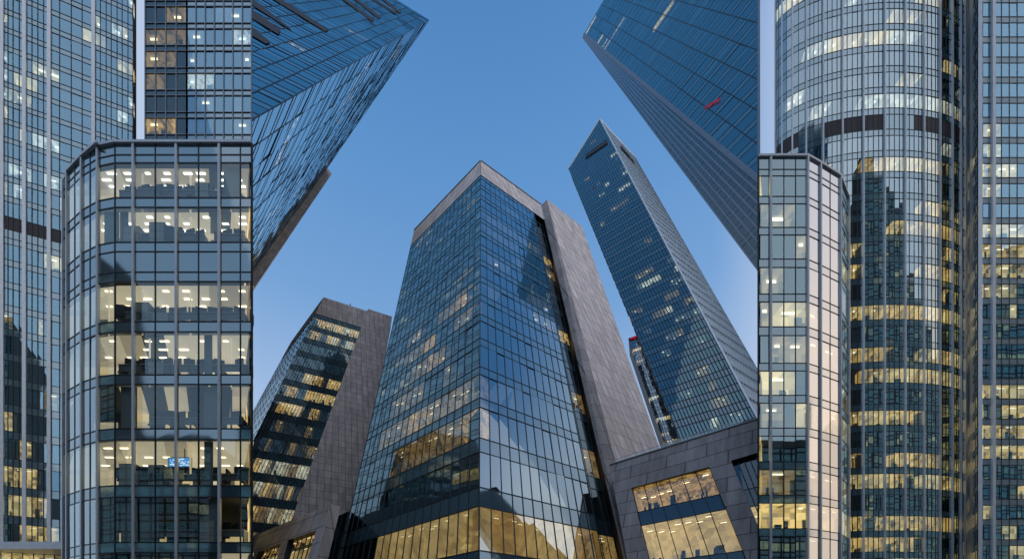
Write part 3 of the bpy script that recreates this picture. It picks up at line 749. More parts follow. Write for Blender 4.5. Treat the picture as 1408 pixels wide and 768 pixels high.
def octagon():
    Y = 18.0
    zt = zrow(197, Y)
    f = [(X(90, 19.4)-.1, 19.4), (X(93, 19.1), 19.1), (X(113, 18.5), 18.5), (X(135, Y), Y), (X(346, Y), Y), (X(346, Y)*1.44-.3, Y*1.40), (X(90, 19.4)*1.34, 19.4*1.36)]
    B = Bld('faceted_office_block', (X(240, Y), Y, 0), 'near glass office block with faceted corner and pale fins, lit offices behind every second floor', 'office building')
    ys = [845, 831, 759, 745, 683, 667, 604, 589, 528, 515, 456, 442, 387, 374, 346, 333, 285, 272, 224, 213, 197]
    tys = ['s', 'v', 's', 'v', 's', 'v', 's', 'v', 's', 'v', 's', 'v', 's', 's', 's', 'v', 's', 'v', 's', 's']
    zz = [0.1]+[zrow(y, Y) for y in ys]
    rows = [(zz[0], zz[1], 's')]+[(zz[i+1], zz[i+2], tys[i]) for i in range(len(tys))]
    # front columns at their places across the face; the corner bays swing back slightly
    xs = [158, 184, 213.5, 243, 273, 302, 330.5, 346]
    cF = [(x-158)/(346-158) for x in xs]
    pA, pB = (X(135, Y+.13), Y+.13), (X(158, Y), Y)
    kw = dict(spand='spandrel_blue', mw=.05, hw=.055, md=.02, tilt=.002, rooms=False, glassm='glass_clear')
    ft = (.115, .07, 'fin_steel')
    facade(B, vert(*pB), vert(*f[4]), rows, cF, fins=(1, 3, 5), fin=ft, **kw)
    facade(B, vert(*pA), vert(*pB), rows, cols(1), fins=(0,), fin=ft, **kw)
    kw = {**kw, 'glassm': 'glass_blue'}
    facade(B, vert(*f[2]), vert(*pA), rows, cols(2), fins=(0,), fin=ft, **kw)
    facade(B, vert(*f[1]), vert(*f[2]), rows, cols(2), fins=(0,), fin=ft, **kw)
    facade(B, vert(*f[0]), vert(*f[1]), rows, cols(1), fins=(0,), fin=ft, **kw)
    # dark strip of windows on the side and rear walls
    k2 = dict(glassm='glass_dark', spand='spandrel_dark', lit=litfn(.4, WARM), flat=True, run=(1, 3))
    facade(B, vert(*f[4]), vert(*f[5]), rows, cols(7), **k2)
    facade(B, vert(*f[5]), vert(*f[6]), rows, cols(12), **k2)
    ring_walls(B, f, 0, zt, 'wall_dark', skip=(0, 1, 2, 3, 4, 5))
    cap(B, [V((p[0], p[1], zt)) for p in f])
    B.mb('coping').bar(V((*pB, zt)), V((*f[4], zt)), V((0, -1, 0)), .12, .1, 'fin_steel'); B.mb('coping').bar(V((*pA, zt)), V((*pB, zt)), V((0, -1, 0)), .12, .1, 'fin_steel')
    for i in (1, 2): B.mb('coping').bar(V((*f[i], zt)), V((*f[i+1], zt)), V((0, -1, 0)), .12, .1, 'fin_steel')
    # ---- offices: floors, ceilings, walls and lamps
    I = B.mb('office_interior')
    D = 5.0
    vis = [(r[0], r[1]) for r in rows if r[2] == 'v'][::-1]         # top floor first
    style = ['white', 'white', 'cream', 'cream', 'dark', 'gold', 'dark2', 'dark']
    wallm = {'white': 'room_white', 'cream': 'room_cream', 'gold': 'room_cream', 'dark': 'dim_room', 'dark2': 'dim_room'}
    chairs = []; desks = []; mons = []; cabs = []; info = {}
    x0, x1 = f[3][0]-.2, f[4][0]-.05
    def xin(px): return X(px, Y)
    for fi, (za, zb) in enumerate(vis):
        st = style[fi]; wm = wallm[st]
        lo, hi = za-.02, zb+.05
        yb = Y+.25+max(.75, .62*(hi-lo)/(((za+zb)/2-CH)/Y))
        pk = lambda x, y, z: V((x, y, z))
        sx = lambda x, y: x*(y/Y) if x < -15 else x-(y-Y)*.66
        xl, xr = f[1][0]+.15, x1
        xlb, xrb = xl*(yb/19.0), xr-(yb-Y)*.66
        I.face([pk(xl, 19.05, lo), pk(f[3][0], Y+.25, lo), pk(xr, Y+.1, lo), pk(xrb, yb, lo), pk(xlb, yb, lo)], 'furniture_grey')
        lit0 = st in ('white', 'cream', 'gold'); nb = 9
        for k in range(nb):
            a0, a1 = k/nb, (k+1)/nb
            w0, w1 = xlb+(xrb-xlb)*a0, xlb+(xrb-xlb)*a1; v0, v1 = xl+(xr-xl)*a0, xl+(xr-xl)*a1
            g0, g1 = [Y+.25 if v > f[3][0] else Y+.25+(f[3][0]-v)*.38 for v in (v0, v1)]
            if lit0:
                q_ = R.random(); dk = q_ < (.22 if fi in (0, 1) else (0 if fi == 5 else .10))
                wm_ = 'dim_room' if dk else R.choice(['plaster_lit', 'plaster_lit', 'plaster_warm', 'plaster_dim'] if st != 'gold' else ['plaster_warm', 'plaster_warm', 'plaster_lit', 'plaster_dim']); cm_ = 'dim_room' if dk else R.choice(['ceiling_lit', 'ceiling_lit', 'ceiling_dim'])
            elif (fi == 7 and k >= 7) or (fi == 4 and k in (3, 5, 8)): wm_, cm_ = 'plaster_warm', ('ceiling_lit' if fi == 7 else 'plaster_dim')
            else: wm_ = cm_ = 'dim_room'
            I.face([pk(v0, g0, hi), pk(v1, g1, hi), pk(w1, yb, hi), pk(w0, yb, hi)], cm_)
            I.face([pk(w0, yb, lo), pk(w1, yb, lo), pk(w1, yb, hi), pk(w0, yb, hi)], wm_)
        I.face([pk(xr, Y+.1, lo), pk(xrb, yb, lo), pk(xrb, yb, hi), pk(xr, Y+.1, hi)], 'plaster_lit' if st in ('white', 'cream') else ('plaster_warm' if st == 'gold' else 'dim_room'))
        # partitions and columns
        lit_ = st in ('white', 'cream', 'gold')
        pm_ = 'plaster_lit' if st in ('white', 'cream') else ('plaster_warm' if st == 'gold' else 'dim_room')
        for px in R.sample([150, 178, 196, 206, 262, 288, 318], 3):
            xx = xin(px); y0_ = Y+.45; p0, p1 = V((xx*(y0_/Y), y0_, lo)), V((xx*(yb/Y), yb, lo))
            I.obox((p0+p1)/2, (p1-p0)/2, V((.05, 0, 0)), V((0, 0, hi-lo)), pm_)
        # doors, boards and openings on the back wall, standing a little proud of it
        for k in range(9):
            px = 142+k*22+R.uniform(-6, 6); w_ = R.uniform(.25, .7); xx = xin(px)*(yb/Y)
            if xx+w_ > xrb-.1: continue
            z0_ = lo+R.choice([0, .5, .9]); z1_ = min(hi-.25, z0_+R.uniform(.5, 1.5))
            if lit_: I.box((xx-w_, yb-.06-k*.002, z0_), (xx+w_, yb-.01, z1_), R.choice(['board_grey', 'board_blue', 'plaster_warm', 'plaster_dim', 'furniture_grey', 'plaster_dim']))
            elif R.random() < .3: I.box((xx-w_, yb-.06-k*.002, z0_), (xx+w_, yb-.01, z1_), 'plaster_dim')
        if lit_: I.box((xlb, yb-.05, hi-.32), (xrb-.05, yb-.005, hi-.02), 'plaster_dim')
        h = hi-lo
        if st in ('white', 'cream', 'gold'):
            for r_ in range(3):
                for k in range(8):
                    if R.random() < .72:
                        px = 150+k*26+R.uniform(-5, 5); yy = Y+.25+(yb-Y-.3)*(.2+.32*r_)
                        xx = xin(px)*(yy/Y)
                        if xx+.3 > X(344, Y)*(yy/Y): continue
                        m = MB(); m.obox(V((xx, yy, hi-.05)), V((R.uniform(.12, .24), 0, 0)), V((0, .035, 0)), V((0, 0, .03)), 'lamp_white' if st == 'white' else 'lamp_warm'); m.build('ceiling_light', B.root, B.base)
        elif fi == 4:
            for px0, px1 in ((219, 240), (254, 272), (312, 335)):
                I.box((xin(px0)*(yb/Y), yb-.12, lo), (xin(px1)*(yb/Y), yb-.07, hi-.6), 'plaster_warm')
        elif st == 'dark2' or fi == 7:
            for px0, px1 in ((312, 342), (222, 238), (160, 172)):
                I.box((xin(px0)*(yb/Y), yb-.12, lo), (xin(px1)*(yb/Y), yb-.07, hi-.5), 'plaster_warm')
        info[fi] = (lo, hi, yb, st)
    # drawn blinds close behind some panes
    for fi, px0, px1, fr in ((6, 275, 300, 0), (6, 160, 183, 0), (6, 136, 157, 0), (6, 186, 212, .05), (4, 275, 300, 0), (1, 137, 157, 0), (1, 159, 170, 0), (0, 303, 325, 0), (5, 276, 288, 0), (4, 160, 182, 0), (3, 276, 287, 0), (7, 185, 300, 0)):
        lo, hi, yb, st = info[fi]
        m = MB(); m.box((xin(px0), Y+.22, lo+(hi-lo)*fr), (xin(px1), Y+.25, hi-.01), 'blind'); m.build('roller_blind', B.root, B.base)
    B.finish()
    # ---- furniture that stands in the offices: things of their own
    names = {0: 'top', 1: 'second', 2: 'fourth', 3: 'fifth', 4: 'sixth', 5: 'seventh', 6: 'eighth', 7: 'lowest'}
    DESK = {}
    for fi in range(8):
        lo, hi, yb, st = info[fi]
        if fi == 7: continue
        xs_ = [148, 166, 200, 226, 254, 284, 318] if fi in (0, 2, 3, 5) else ([226, 254, 322] if fi != 1 else [222, 250, 262, 318])
        for px in xs_:
            px += R.uniform(-6, 6); yy = Y+R.uniform(.42, .5); xx = max(X(152, Y)+.85, min(xin(px)*(yy/Y), X(344, Y)*(yy/Y)-.85))
            desks.append((fi, xx, yy, lo))
            for dx in (-.62, .62):
                if R.random() < .8: chairs.append((fi, max(xx+dx, X(150, Y)+.3), yy+R.uniform(0, .12), lo, R.choice([0, 3.14, 1.57, 4.7])+R.uniform(-.4, .4)))
            for dx in (-.3, .3):
                if R.random() < .85: mons.append((fi, xx+dx, yy, lo+.72, R.uniform(-.3, .3)))
            if R.random() < .3: cabs.append((fi, max(xx-1.2, X(152, Y)+.6), yy, lo, R.uniform(.7, 1.3)))
    place = lambda fi: '%s floor down of the near faceted block' % ['first', 'second', 'fourth', 'fifth', 'sixth', 'seventh', 'eighth', 'ninth'][fi]
    def proto_chair():
        r = thing('office_chair', (0, 0, 0), '', 'chair')
        a = MB(); a.box((-.24, -.24, .42), (.24, .24, .5), 'furniture'); a.build('seat', r)
        a = MB(); a.box((-.22, .2, .52), (.22, .27, 1.05), 'furniture'); a.build('backrest', r)
        a = MB(); a.box((-.03, -.03, .06), (.03, .03, .42), 'furniture'); a.box((-.27, -.03, 0.01), (.27, .03, .06), 'furniture'); a.box((-.03, -.27, 0.012), (.03, .27, .055), 'furniture'); a.build('pedestal', r)
        return r
    def proto_desk():
        r = thing('desk', (0, 0, 0), '', 'desk')
        a = MB(); a.box((-.7, -.24, .69), (.7, .24, .72), 'furniture_white'); a.build('desktop', r)
        for s in (-1, 1):
            a = MB(); a.box((s*.66-.02, -.22, 0), (s*.66+.02, .22, .69), 'furniture_grey'); a.build('leg', r)
        a = MB(); a.box((-.64, -.20, .38), (.64, -.18, .688), 'furniture_grey'); a.build('modesty_panel', r)
        return r
    def proto_mon():
        r = thing('monitor', (0, 0, 0), '', 'monitor')
        a = MB(); a.box((-.25, -.02, .12), (.25, .02, .45), 'furniture'); a.build('screen', r)
        a = MB(); a.box((-.03, -.02, 0), (.03, .02, .12), 'furniture'); a.box((-.1, -.08, 0), (.1, .08, .012), 'furniture'); a.build('stand', r)
        return r
    def proto_cab():
        r = thing('filing_cabinet', (0, 0, 0), '', 'cabinet')
        a = MB(); a.box((-.4, -.22, 0), (.4, .22, 1.0), 'furniture_grey'); a.build('carcass', r)
        a = MB()
        for k in range(3): a.box((-.37, -.235, .05+k*.31), (.37, -.222, .33+k*.31), 'furniture_white')
        a.build('drawer_front', r)
        return r
    def dup(r):
        c = r.copy(); COL.objects.link(c)
        for ch in r.children:
            d = ch.copy(); COL.objects.link(d); d.parent = c
        return c
    for proto, lst, lab, grp, rot in ((proto_chair(), chairs, 'dark swivel chair at a desk, %s', 'office chairs behind the glass', 1), (proto_desk(), desks, 'pale office desk with grey panel, %s', 'desks behind the glass', 0), (proto_mon(), mons, 'dark monitor on a pale desk, %s', 'monitors on the desks', 1), (proto_cab(), cabs, 'grey filing cabinet behind the desks, %s', 'filing cabinets behind the glass', 0)):
        for i, t in enumerate(lst):
            o = proto if i == 0 else dup(proto)
            o.location = (t[1], t[2], t[3]); o.rotation_euler.z = t[4] if rot else 0
            if proto.name.startswith('filing'): o.scale.z = t[4]
            o['label'] = lab % place(t[0]); o['group'] = grp+' on '+place(t[0]).split(' of')[0]
    # the blue wall screen
    lo, hi, yb, st = info[5]
    Yw = Y+.9; k = Yw/Y
    cx0, cx1 = X(231, Yw), X(263, Yw); z0, z1 = zrow(642, Yw), zrow(628, Yw)
    r = thing('wall_screen', ((cx0+cx1)/2, Yw, z0), 'wide blue lit screen hanging from the ceiling of a lit floor, near faceted block', 'screen')
    a = MB(); a.box((cx0, Yw, z0), (cx1, Yw+.06, z1), 'furniture'); a.build('casing', r, V(((cx0+cx1)/2, Yw, z0)))
    a = MB()
    for q_ in (.3, .7): a.box((cx0+(cx1-cx0)*q_-.02, Yw+.01, z1), (cx0+(cx1-cx0)*q_+.02, Yw+.05, hi), 'mullion_grey')
    a.build('ceiling_bracket', r, V(((cx0+cx1)/2, Yw, z0)))
    a = MB(); w = cx1-cx0
    a.face([V((cx0+.04, Yw-.01, z0+.04)), V((cx1-.04, Yw-.01, z0+.04)), V((cx1-.04, Yw-.01, z1-.04)), V((cx0+.04, Yw-.01, z1-.04))], 'screen_blue')
    for j in range(34):
        u, v_ = R.uniform(.1, .9), R.uniform(.15, .82); cx = cx0+w*u; cz = z0+(z1-z0)*v_; hw_ = R.uniform(.02, .07)
        a.face([V((cx-hw_, Yw-.015-j*.0002, cz-.025)), V((cx+hw_, Yw-.015-j*.0002, cz-.025)), V((cx+hw_, Yw-.015-j*.0002, cz+.025)), V((cx-hw_, Yw-.015-j*.0002, cz+.025))], 'screen_white')
    a.build('display', r, V(((cx0+cx1)/2, Yw, z0)))

room('plaster_lit', (1.0, .84, .60), .58, scale=.35, lo=.85)  # plaster and ceiling in lit and dim copies, light put into their glow
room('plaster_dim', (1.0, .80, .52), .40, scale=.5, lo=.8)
plain('board_grey', (.30, .36, .40), .5)
plain('board_blue', (.16, .26, .36), .5)
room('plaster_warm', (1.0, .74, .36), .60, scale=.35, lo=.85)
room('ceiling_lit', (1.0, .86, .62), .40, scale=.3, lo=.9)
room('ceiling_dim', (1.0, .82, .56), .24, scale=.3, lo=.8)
emit('screen_blue', (.08, .35, .85), 1.0)
emit('screen_white', (.75, .9, 1.0), 1.3)
octagon()

def tower_left_far():
    Yr = 54.0; d = V((3.07, 1, 0)).normalized(); p = V((X(90, Yr), Yr, 0))
    def on(px):
        k = (px-PX)/F; t = (k*p.y-p.x)/(d.x-k*d.y); return p+d*t
    a, b = on(-14), on(183)
    B = Bld('banded_tower', (b.x, b.y, 0), 'tall blue glass tower with bright vertical fins at the far left edge', 'office tower')
    eA, eB = vert(a.x, a.y), vert(b.x, b.y)
    q = on(60)
    ys = [757]
    y = 752.0; st = 40.0
    while y > -330:
        ys.append(y); y -= st; st = max(24.5, st*.972)
    zz = [CH+(HY-v)/F*q.y for v in ys]
    rows = []
    for i, (za, zb) in enumerate(zip(zz, zz[1:])):
        if i == 0: continue
        ty = 'v'; m = za+(zb-za)*.72
        if abs(ys[i]-330) < 14: rows += [(za, za+(zb-za)*.4, 's'), (za+(zb-za)*.4, zb, 'l')]
        else: rows += [(za, m, 'v'), (m, zb, 's')]
    zb0 = zz[1]; zt = rows[-1][1]
    xs = [-14, 3, 11, 18, 26.5, 34, 44, 52, 60, 68, 82, 98, 113, 129, 138, 146, 153, 161, 168, 176, 183]
    cs = [((on(x)-a).length/(b-a).length) for x in xs]
    def lit(ri, s, z):
        f = z/zt
        if f < .22: return R.choice(['room_warm', 'room_cream', 'room_gold']) if R.random() < .5 else None
        if f < .45: return R.choice(['room_dimwarm', 'room_warm']) if R.random() < .22 else None
        return R.choice(['room_white', 'room_cream']) if R.random() < .22 else None
    facade(B, eA, eB, rows, cs, 'glass_azure', 'spandrel_blue', lit=lit, depth=1.1, mw=.075, hw=.06, md=.05, fins=(1, 5, 9, 13), fin=(.42, .16, 'fin_pale'), tilt=.005, run=(1, 4), inn=V((-.6, .8, 0)))
    wl = B.mb('plinth'); wl.box((a.x, a.y-1.2, zb0-1.0), (b.x, b.y+2, zb0), 'fin_steel')
    facade(B, edge(V((a.x, a.y, 0)), V((a.x, a.y, 100))), eB, [(0.2, zb0-1.0, 'v')], cols(14), 'glass_blue', 'spandrel_blue', lit=litfn(.6, WARM), depth=3)
    bk = V((-.3, 1, 0)).normalized()*22
    c, e = b+V((-.93, 1, 0)).normalized()*20, a+V((-1.4, 1, 0)).normalized()*20
    r2 = rows_uniform(.3, zt, 34, .3)
    facade(B, eB, vert(c.x, c.y), r2, cols(12), 'glass_dark', 'spandrel_dark', lit=litfn(.35, WARM), flat=True, run=(1, 4))
    ring_walls(B, [(b.x, b.y), (c.x, c.y), (e.x, e.y), (a.x, a.y)], 0, zt, 'wall_dark', skip=(0, 3))
    cap(B, [V((v.x, v.y, zt)) for v in (a, b, c, e)])
    B.finish()
tower_left_far()

def tower_left_back():
    Y = 46.0
    zt = zrow(-220, Y)
    x0, xm, x1 = X(200, Y), X(257, Y), X(346, Y)
    B = Bld('gridded_tower', (X(270, Y), Y, 0), 'blue gridded glass tower rising behind the flat roof of the near faceted block', 'office tower')
    ys = [216-30.6*k for k in range(0, 15)]
    zz = [0.3+k*(zrow(216, Y)-.3)/22 for k in range(22)]+[zrow(y, Y) for y in ys]
    rows = rows_from(zz, .25)
    def litA(ri, s, z):
        return R.choice(['room_gold', 'room_dimwarm', 'room_dimwarm']) if R.random() < .55 else None
    def litB(ri, s, z):
        return R.choice(['room_white', 'room_grey', 'room_grey', 'room_white']) if R.random() < .45 else None
    eA, eM, eB = vert(x0, Y), vert(xm, Y), vert(x1, Y)
    facade(B, eA, eM, rows, cols(4), 'glass_dark', 'spandrel_dark', lit=litA, depth=1.0, mw=.11, hw=.08, md=.09, mull='mullion_grey', run=(2, 4), inn=V((-.55, .83, 0)))  # darker glass puts a dark reflection into these columns
    facade(B, eM, eB, rows, cols(7), 'glass_azure', 'spandrel_blue', lit=litB, depth=1.0, mw=.11, hw=.08, md=.09, mull='mullion_grey', run=(1, 3), inn=V((-.55, .83, 0)))
    c, d = (x1*1.31-.5, Y*1.3), (x0*1.25, Y*1.3)
    facade(B, eB, vert(*c), rows_uniform(.3, zt, 32, .3), cols(12), 'glass_dark', 'spandrel_dark', lit=litfn(.35, WARM), flat=True, run=(1, 4))
    ring_walls(B, [(x1, Y), c, d, (x0, Y)], 0, zt, 'wall_dark', skip=(0, 3))
    cap(B, [V((x0, Y, rows[-1][1])), V((x1, Y, rows[-1][1])), V((*c, rows[-1][1])), V((*d, rows[-1][1]))])
    B.finish()
tower_left_back()

def block_right():
    Y = 24.0
    zt = zrow(215, Y)
    f = [(X(1043, Y), Y), (X(1110, Y), Y), (X(1127.5, 24.35), 24.35), (X(1155, 25.0), 25.0), (X(1166.5, 26.2), 26.2), (X(1166.5, 26.2)*1.25, 33), (X(1043, Y)*1.34+.5, Y*1.32)]
    B = Bld('folded_office_block', (X(1080, Y), Y, 0), 'lower glass block with folded pale facets, in front of the curved tower', 'office building')
    ys = [860, 815, 770, 726, 680, 634, 588, 543, 499, 449, 404, 356, 312.5, 270, 233, 215]
    zz = [.2]+[zrow(y, Y) for y in ys]
    rows = rows_from(zz[:-1], .24)+[(zz[-2], zz[-1], 's')]
    def lit(ri, s, z):
        k = ri//2
        if k in (4,): return R.choice(['room_warm', 'room_cream', 'room_dimwarm'])
        if k in (2,): return 'room_dimwarm' if R.random() < .8 else None
        if z > 16 and z < 30: return R.choice(['room_cream', 'room_dimwarm', 'room_grey', 'room_dimwarm']) if R.random() < .5 else None
        return R.choice(['room_dimwarm', 'room_amber']) if R.random() < .3 else None
    kw = dict(spand='spandrel_teal', lit=lit, depth=1.3, mw=.045, hw=.05, md=.02, tilt=.002, run=(1, 3), fin=(.13, .09, 'fin_steel'), blinds=.35)
    facade(B, vert(*f[0]), vert(*f[1]), rows, [0, .24, .52, .76, 1], glassm='glass_mid', fins=(1,), inn=V((.62, .78, 0)), **kw)
    facade(B, vert(*f[1]), vert(*f[2]), rows, cols(1), glassm='glass_pale', fins=(0, 1), inn=V((.62, .78, 0)), **{**kw, 'spand': 'spandrel_pale'})
    facade(B, vert(*f[2]), vert(*f[3]), rows, cols(2), glassm='glass_pale', inn=V((.62, .78, 0)), **{**kw, 'spand': 'spandrel_pale'})
    facade(B, vert(*f[3]), vert(*f[4]), rows, cols(1), glassm='glass_dark', fins=(0, 1), flat=True, **kw)
    k2 = dict(glassm='glass_dark', spand='spandrel_dark', lit=litfn(.4, WARM), flat=True, run=(1, 3))
    facade(B, vert(*f[6]), vert(*f[0]), rows, cols(6), **k2)
    ring_walls(B, f, 0, zt, 'wall_dark', skip=(0, 1, 2, 3, 6))
    cap(B, [V((*p, zt)) for p in f])
    for i in range(4): B.mb('coping').bar(V((*f[i], zt)), V((*f[i+1], zt)), V((0, -1, 0)), .14, .1, 'fin_pale')
    B.finish()
block_right()

def round_tower():
    Yc = 46.0; cx = 48.4; ax = 11.6; ay = 3.0
    zt = zrow(-260, 40)
    B = Bld('curved_tower', (cx, Yc, 0), 'wide curved glass tower ringed by bright vertical fins, right of the stone podium', 'office tower')
    N = 30
    pts = [(cx-ax*math.cos(math.pi*k/N), Yc-ay*math.sin(math.pi*k/N)) for k in range(N+1)]
    ys = [1.0]
    Yf = 43.4
    zz = [.3]; z = zrow(759, Yf); n0 = 5
    zz = [.3+k*(z-.3)/n0 for k in range(n0)]
    y = 759.0
    while y > -250: zz.append(zrow(y, Yf)); y -= 28.75
    rows = []
    for i, (a, b) in enumerate(zip(zz, zz[1:])):
        yy = HY-(a-CH)/Yf*F
        m = a+(b-a)*.70
        rows += [(a, m, 'l' if abs(yy-182) < 14 else 'v'), (m, b, 's')]
    state = {}
    def lit(ri, s, z):
        yy = HY-(z-CH)/Yf*F
        key = (ri, )
        if key not in state: state[key] = R.random()
        p = .10
        if yy > 400: p = .16 if state[key] < .5 else .72
        elif yy > 230: p = .14 if state[key] < .5 else .6
        elif state[key] > .72: p = .6
        if 455 < yy < 480: return None
        kk = (ri, kf[0]//3)
        if kk not in state: state[kk] = (R.choice(['room_warm', 'room_warm', 'room_gold', 'room_cream']) if yy > 220 else R.choice(['room_white', 'room_cream'])) if R.random() < p else None
        return state[kk] if R.random() < .93 else None
    kf = [0]
    for k in range(N):
        kf[0] = k
        # every facet has the same glass and spandrel panels
        mid = (k+.5)/N
        g, sp = 'glass_blue', 'spandrel_blue'
        wide = math.dist(pts[k], pts[k+1])
        nc = 2 if wide > .75 else 1
        lou = 'louvre_brown' if (8 <= k <= 13 or 17 <= k <= 24 or k < 5) else 'spandrel_blue'
        facade(B, vert(*pts[k]), vert(*pts[k+1]), rows, cols(nc), g, sp, lit=lit, depth=.9, mw=.045, hw=.05, md=.03, fins=(0,) if (k % 2 == 0) else None, fin=(.14, .16, 'fin_steel'), run=(2, 2), louvre=lou, tilt=.003)
    back = [(cx+ax, Yc), (cx+ax*1.1, Yc+10), (cx-ax*.15, Yc+12), (cx-ax, Yc)]
    ring_walls(B, back, 0, rows[-1][1], 'wall_dark', skip=(3,))
    cap(B, [V((*p, rows[-1][1])) for p in pts]+[V((*p, rows[-1][1])) for p in back[1:3]])
    B.finish()
round_tower()

def tower_right():
    Y = 42.0
    f = [(X(1328, 48), 48), (X(1338, 45.0), 45.0), (X(1350, Y), Y), (X(1440, Y), Y)]
    B = Bld('corner_tower', (X(1380, Y), Y, 0), 'glass tower with pale horizontal bands cropped by the right edge', 'office tower')
    zz = []; y = 1000.0
    ys = [y for y in [879-27.6*k for k in range(42)]]
    zz = [zrow(v, Y) for v in ys]
    rows = rows_from(zz, .30)
    rows = [(r[0], r[1], 'l' if (660 < HY-(r[0]-CH)/Y*F < 681 and r[2] == 'v') else r[2]) for r in rows]
    st = {}
    def lit(ri, s, z):
        yy = HY-(z-CH)/Y*F
        if ri not in st: st[ri] = R.random()
        if yy < 165: return None
        if yy < 330: p = .65 if st[ri] > .5 else .2
        else: p = .85 if st[ri] > .4 else .15
        return R.choice(['room_warm', 'room_cream', 'room_gold', 'room_warm']) if R.random() < p else None
    kw = dict(spand='spandrel_grey', lit=lit, depth=1.0, mw=.055, hw=.07, md=.03, run=(1, 3), fin=(.36, .2, 'fin_steel'), louvre='furniture')
    facade(B, vert(*f[2]), vert(*f[3]), rows, [0, .1556, .30, .42, .54, .66, .78, .90, 1], glassm='glass_azure', fins=(1,), inn=V((.8, .6, 0)), **kw)
    facade(B, vert(*f[1]), vert(*f[2]), rows, cols(4), glassm='glass_blue', fins=(0, 4), flat=True, **{**kw, 'fin': (.14, .25, 'fin_pale')})
    facade(B, vert(*f[0]), vert(*f[1]), rows, cols(3), glassm='glass_blue', fins=(0, 1, 2), flat=True, **{**kw, 'fin': (.14, .25, 'fin_pale')})
    zt = rows[-1][1]
    g = [f[3], (f[3][0]+6, Y+14), (f[0][0]+6, 60), f[0]]
    ring_walls(B, g, 0, zt, 'wall_dark', skip=(3,))
    cap(B, [V((*p, zt)) for p in f+g[1:3]])
    B.finish()
tower_right()

# ================================================================ THE OTHER SIDE OF THE SQUARE (blocks added to darken the glass by reflection)
def opposite(x0, x1, y0, y1, h, label, n, nc):
    B = Bld('office_block', ((x0+x1)/2, y1, 0), label, 'office building', 'office blocks added behind the viewer, seen only mirrored in the glass')
    rows = rows_uniform(.3, h-1.5, n, .35)
    facade(B, vert(x1, y1), vert(x0, y1), rows, cols(nc), 'glass_teal', 'spandrel_teal', lit=litfn(.3, ['room_dimwarm', 'room_warm', 'room_dimwarm']), flat=True, mw=.3, hw=.3, run=(1, 3))
    ring_walls(B, [(x0, y1), (x0, y0), (x1, y0), (x1, y1)], 0, h, 'wall_dark', skip=(3,))
    wall(B, 'parapet', [V((x1, y1+.1, h-1.5)), V((x0, y1+.1, h-1.5)), V((x0, y1+.1, h)), V((x1, y1+.1, h))], 'stone_dark_shaded')
    cap(B, [V((x0, y0, h)), V((x1, y0, h)), V((x1, y1, h)), V((x0, y1, h))])
    B.finish(limit=0)
opposite(-190, -140, -76, -44, 122, 'tallest dark office block across the square, behind the viewer on the left', 38, 18)
opposite(-136, -94, -64, -36, 100, 'dark office block with stone parapet, second from the left behind the viewer', 30, 12)
opposite(-76, -50, -60, -30, 40, 'lowest dark office block, behind the viewer opposite the near faceted block', 12, 12)
opposite(-46, -18, -60, -32, 45, 'low dark office block behind the viewer, opposite the gridded tower', 12, 12)
opposite(-14, 14, -60, -34, 52, 'mid height dark office block straight behind the viewer', 16, 12)
opposite(18, 74, -58, -30, 46, 'dark office block behind the viewer, opposite the folded block', 14, 22)
opposite(28, 82, -112, -72, 190, 'tall slab block standing behind the lower blocks across the square', 50, 18)
opposite(100, 150, -62, -34, 150, 'tall dark office block behind the viewer, opposite the curved tower', 40, 18)
opposite(153, 240, -66, -34, 132, 'broad dark office block behind the viewer, opposite the corner tower', 36, 28)

# ================================================================ GROUND
g = MB(); g.face([V((-4000, -4000, 0)), V((4000, -4000, 0)), V((4000, 4000, 0)), V((-4000, 4000, 0))], 'paving', [(-4000, -4000), (4000, -4000), (4000, 4000), (-4000, 4000)])
stone('paving', (.22, .22, .22), 1.2, .6, off=.5)
go = g.build('ground'); go['kind'] = 'structure'

# ================================================================ SKY, SUN, CAMERA
SUN_EL, SUN_AZ = math.radians(44), math.radians(150)        # azimuth clockwise from +Y (behind and to the right)
w = bpy.data.worlds.new('World'); sc.world = w; w.use_nodes = True
nt = w.node_tree; nt.nodes.clear()
out = nd(nt, 'ShaderNodeOutputWorld'); bg = nd(nt, 'ShaderNodeBackground'); bg.inputs[1].default_value = .1
sky = nd(nt, 'ShaderNodeTexSky', sky_type='NISHITA'); sky.sun_disc = False; sky.sun_elevation = SUN_EL; sky.sun_rotation = SUN_AZ; sky.air_density = 1.0; sky.dust_density = .6; sky.ozone_density = 3.0
nt.links.new(sky.outputs[0], bg.inputs[0])
def mth(op, a, b=None, c=None):
    n = nt.nodes.new('ShaderNodeMath'); n.operation = op
    for i, q in enumerate((a, b, c)):
        if q is None: continue
        if isinstance(q, (int, float)): n.inputs[i].default_value = q
        else: nt.links.new(q, n.inputs[i])
    return n.outputs[0]
def sstep(x, lo, hi):
    n = nt.nodes.new('ShaderNodeMapRange'); n.interpolation_type = 'SMOOTHSTEP'; n.inputs[1].default_value = lo; n.inputs[2].default_value = hi
    nt.links.new(x, n.inputs[0]); return n.outputs[0]
def cmix(f, a, b):
    n = nt.nodes.new('ShaderNodeMix'); n.data_type = 'RGBA'; nt.links.new(f, n.inputs[0])
    for i, q in ((6, a), (7, b)):
        if isinstance(q, tuple): n.inputs[i].default_value = q
        else: nt.links.new(q, n.inputs[i])
    return n.outputs[2]
tc = nd(nt, 'ShaderNodeTexCoord'); sx = nd(nt, 'ShaderNodeSeparateXYZ'); nt.links.new(tc.outputs['Generated'], sx.inputs[0])
cr = nd(nt, 'ShaderNodeValToRGB'); e = cr.color_ramp.elements
stops = [(0, (.70, .66, .68)), (.28, (.60, .66, .82)), (.5, (.40, .55, .79)), (.66, (.19, .385, .70)), (.8, (.108, .30, .63)), (.9, (.062, .22, .52)), (1, (.05, .16, .37))]
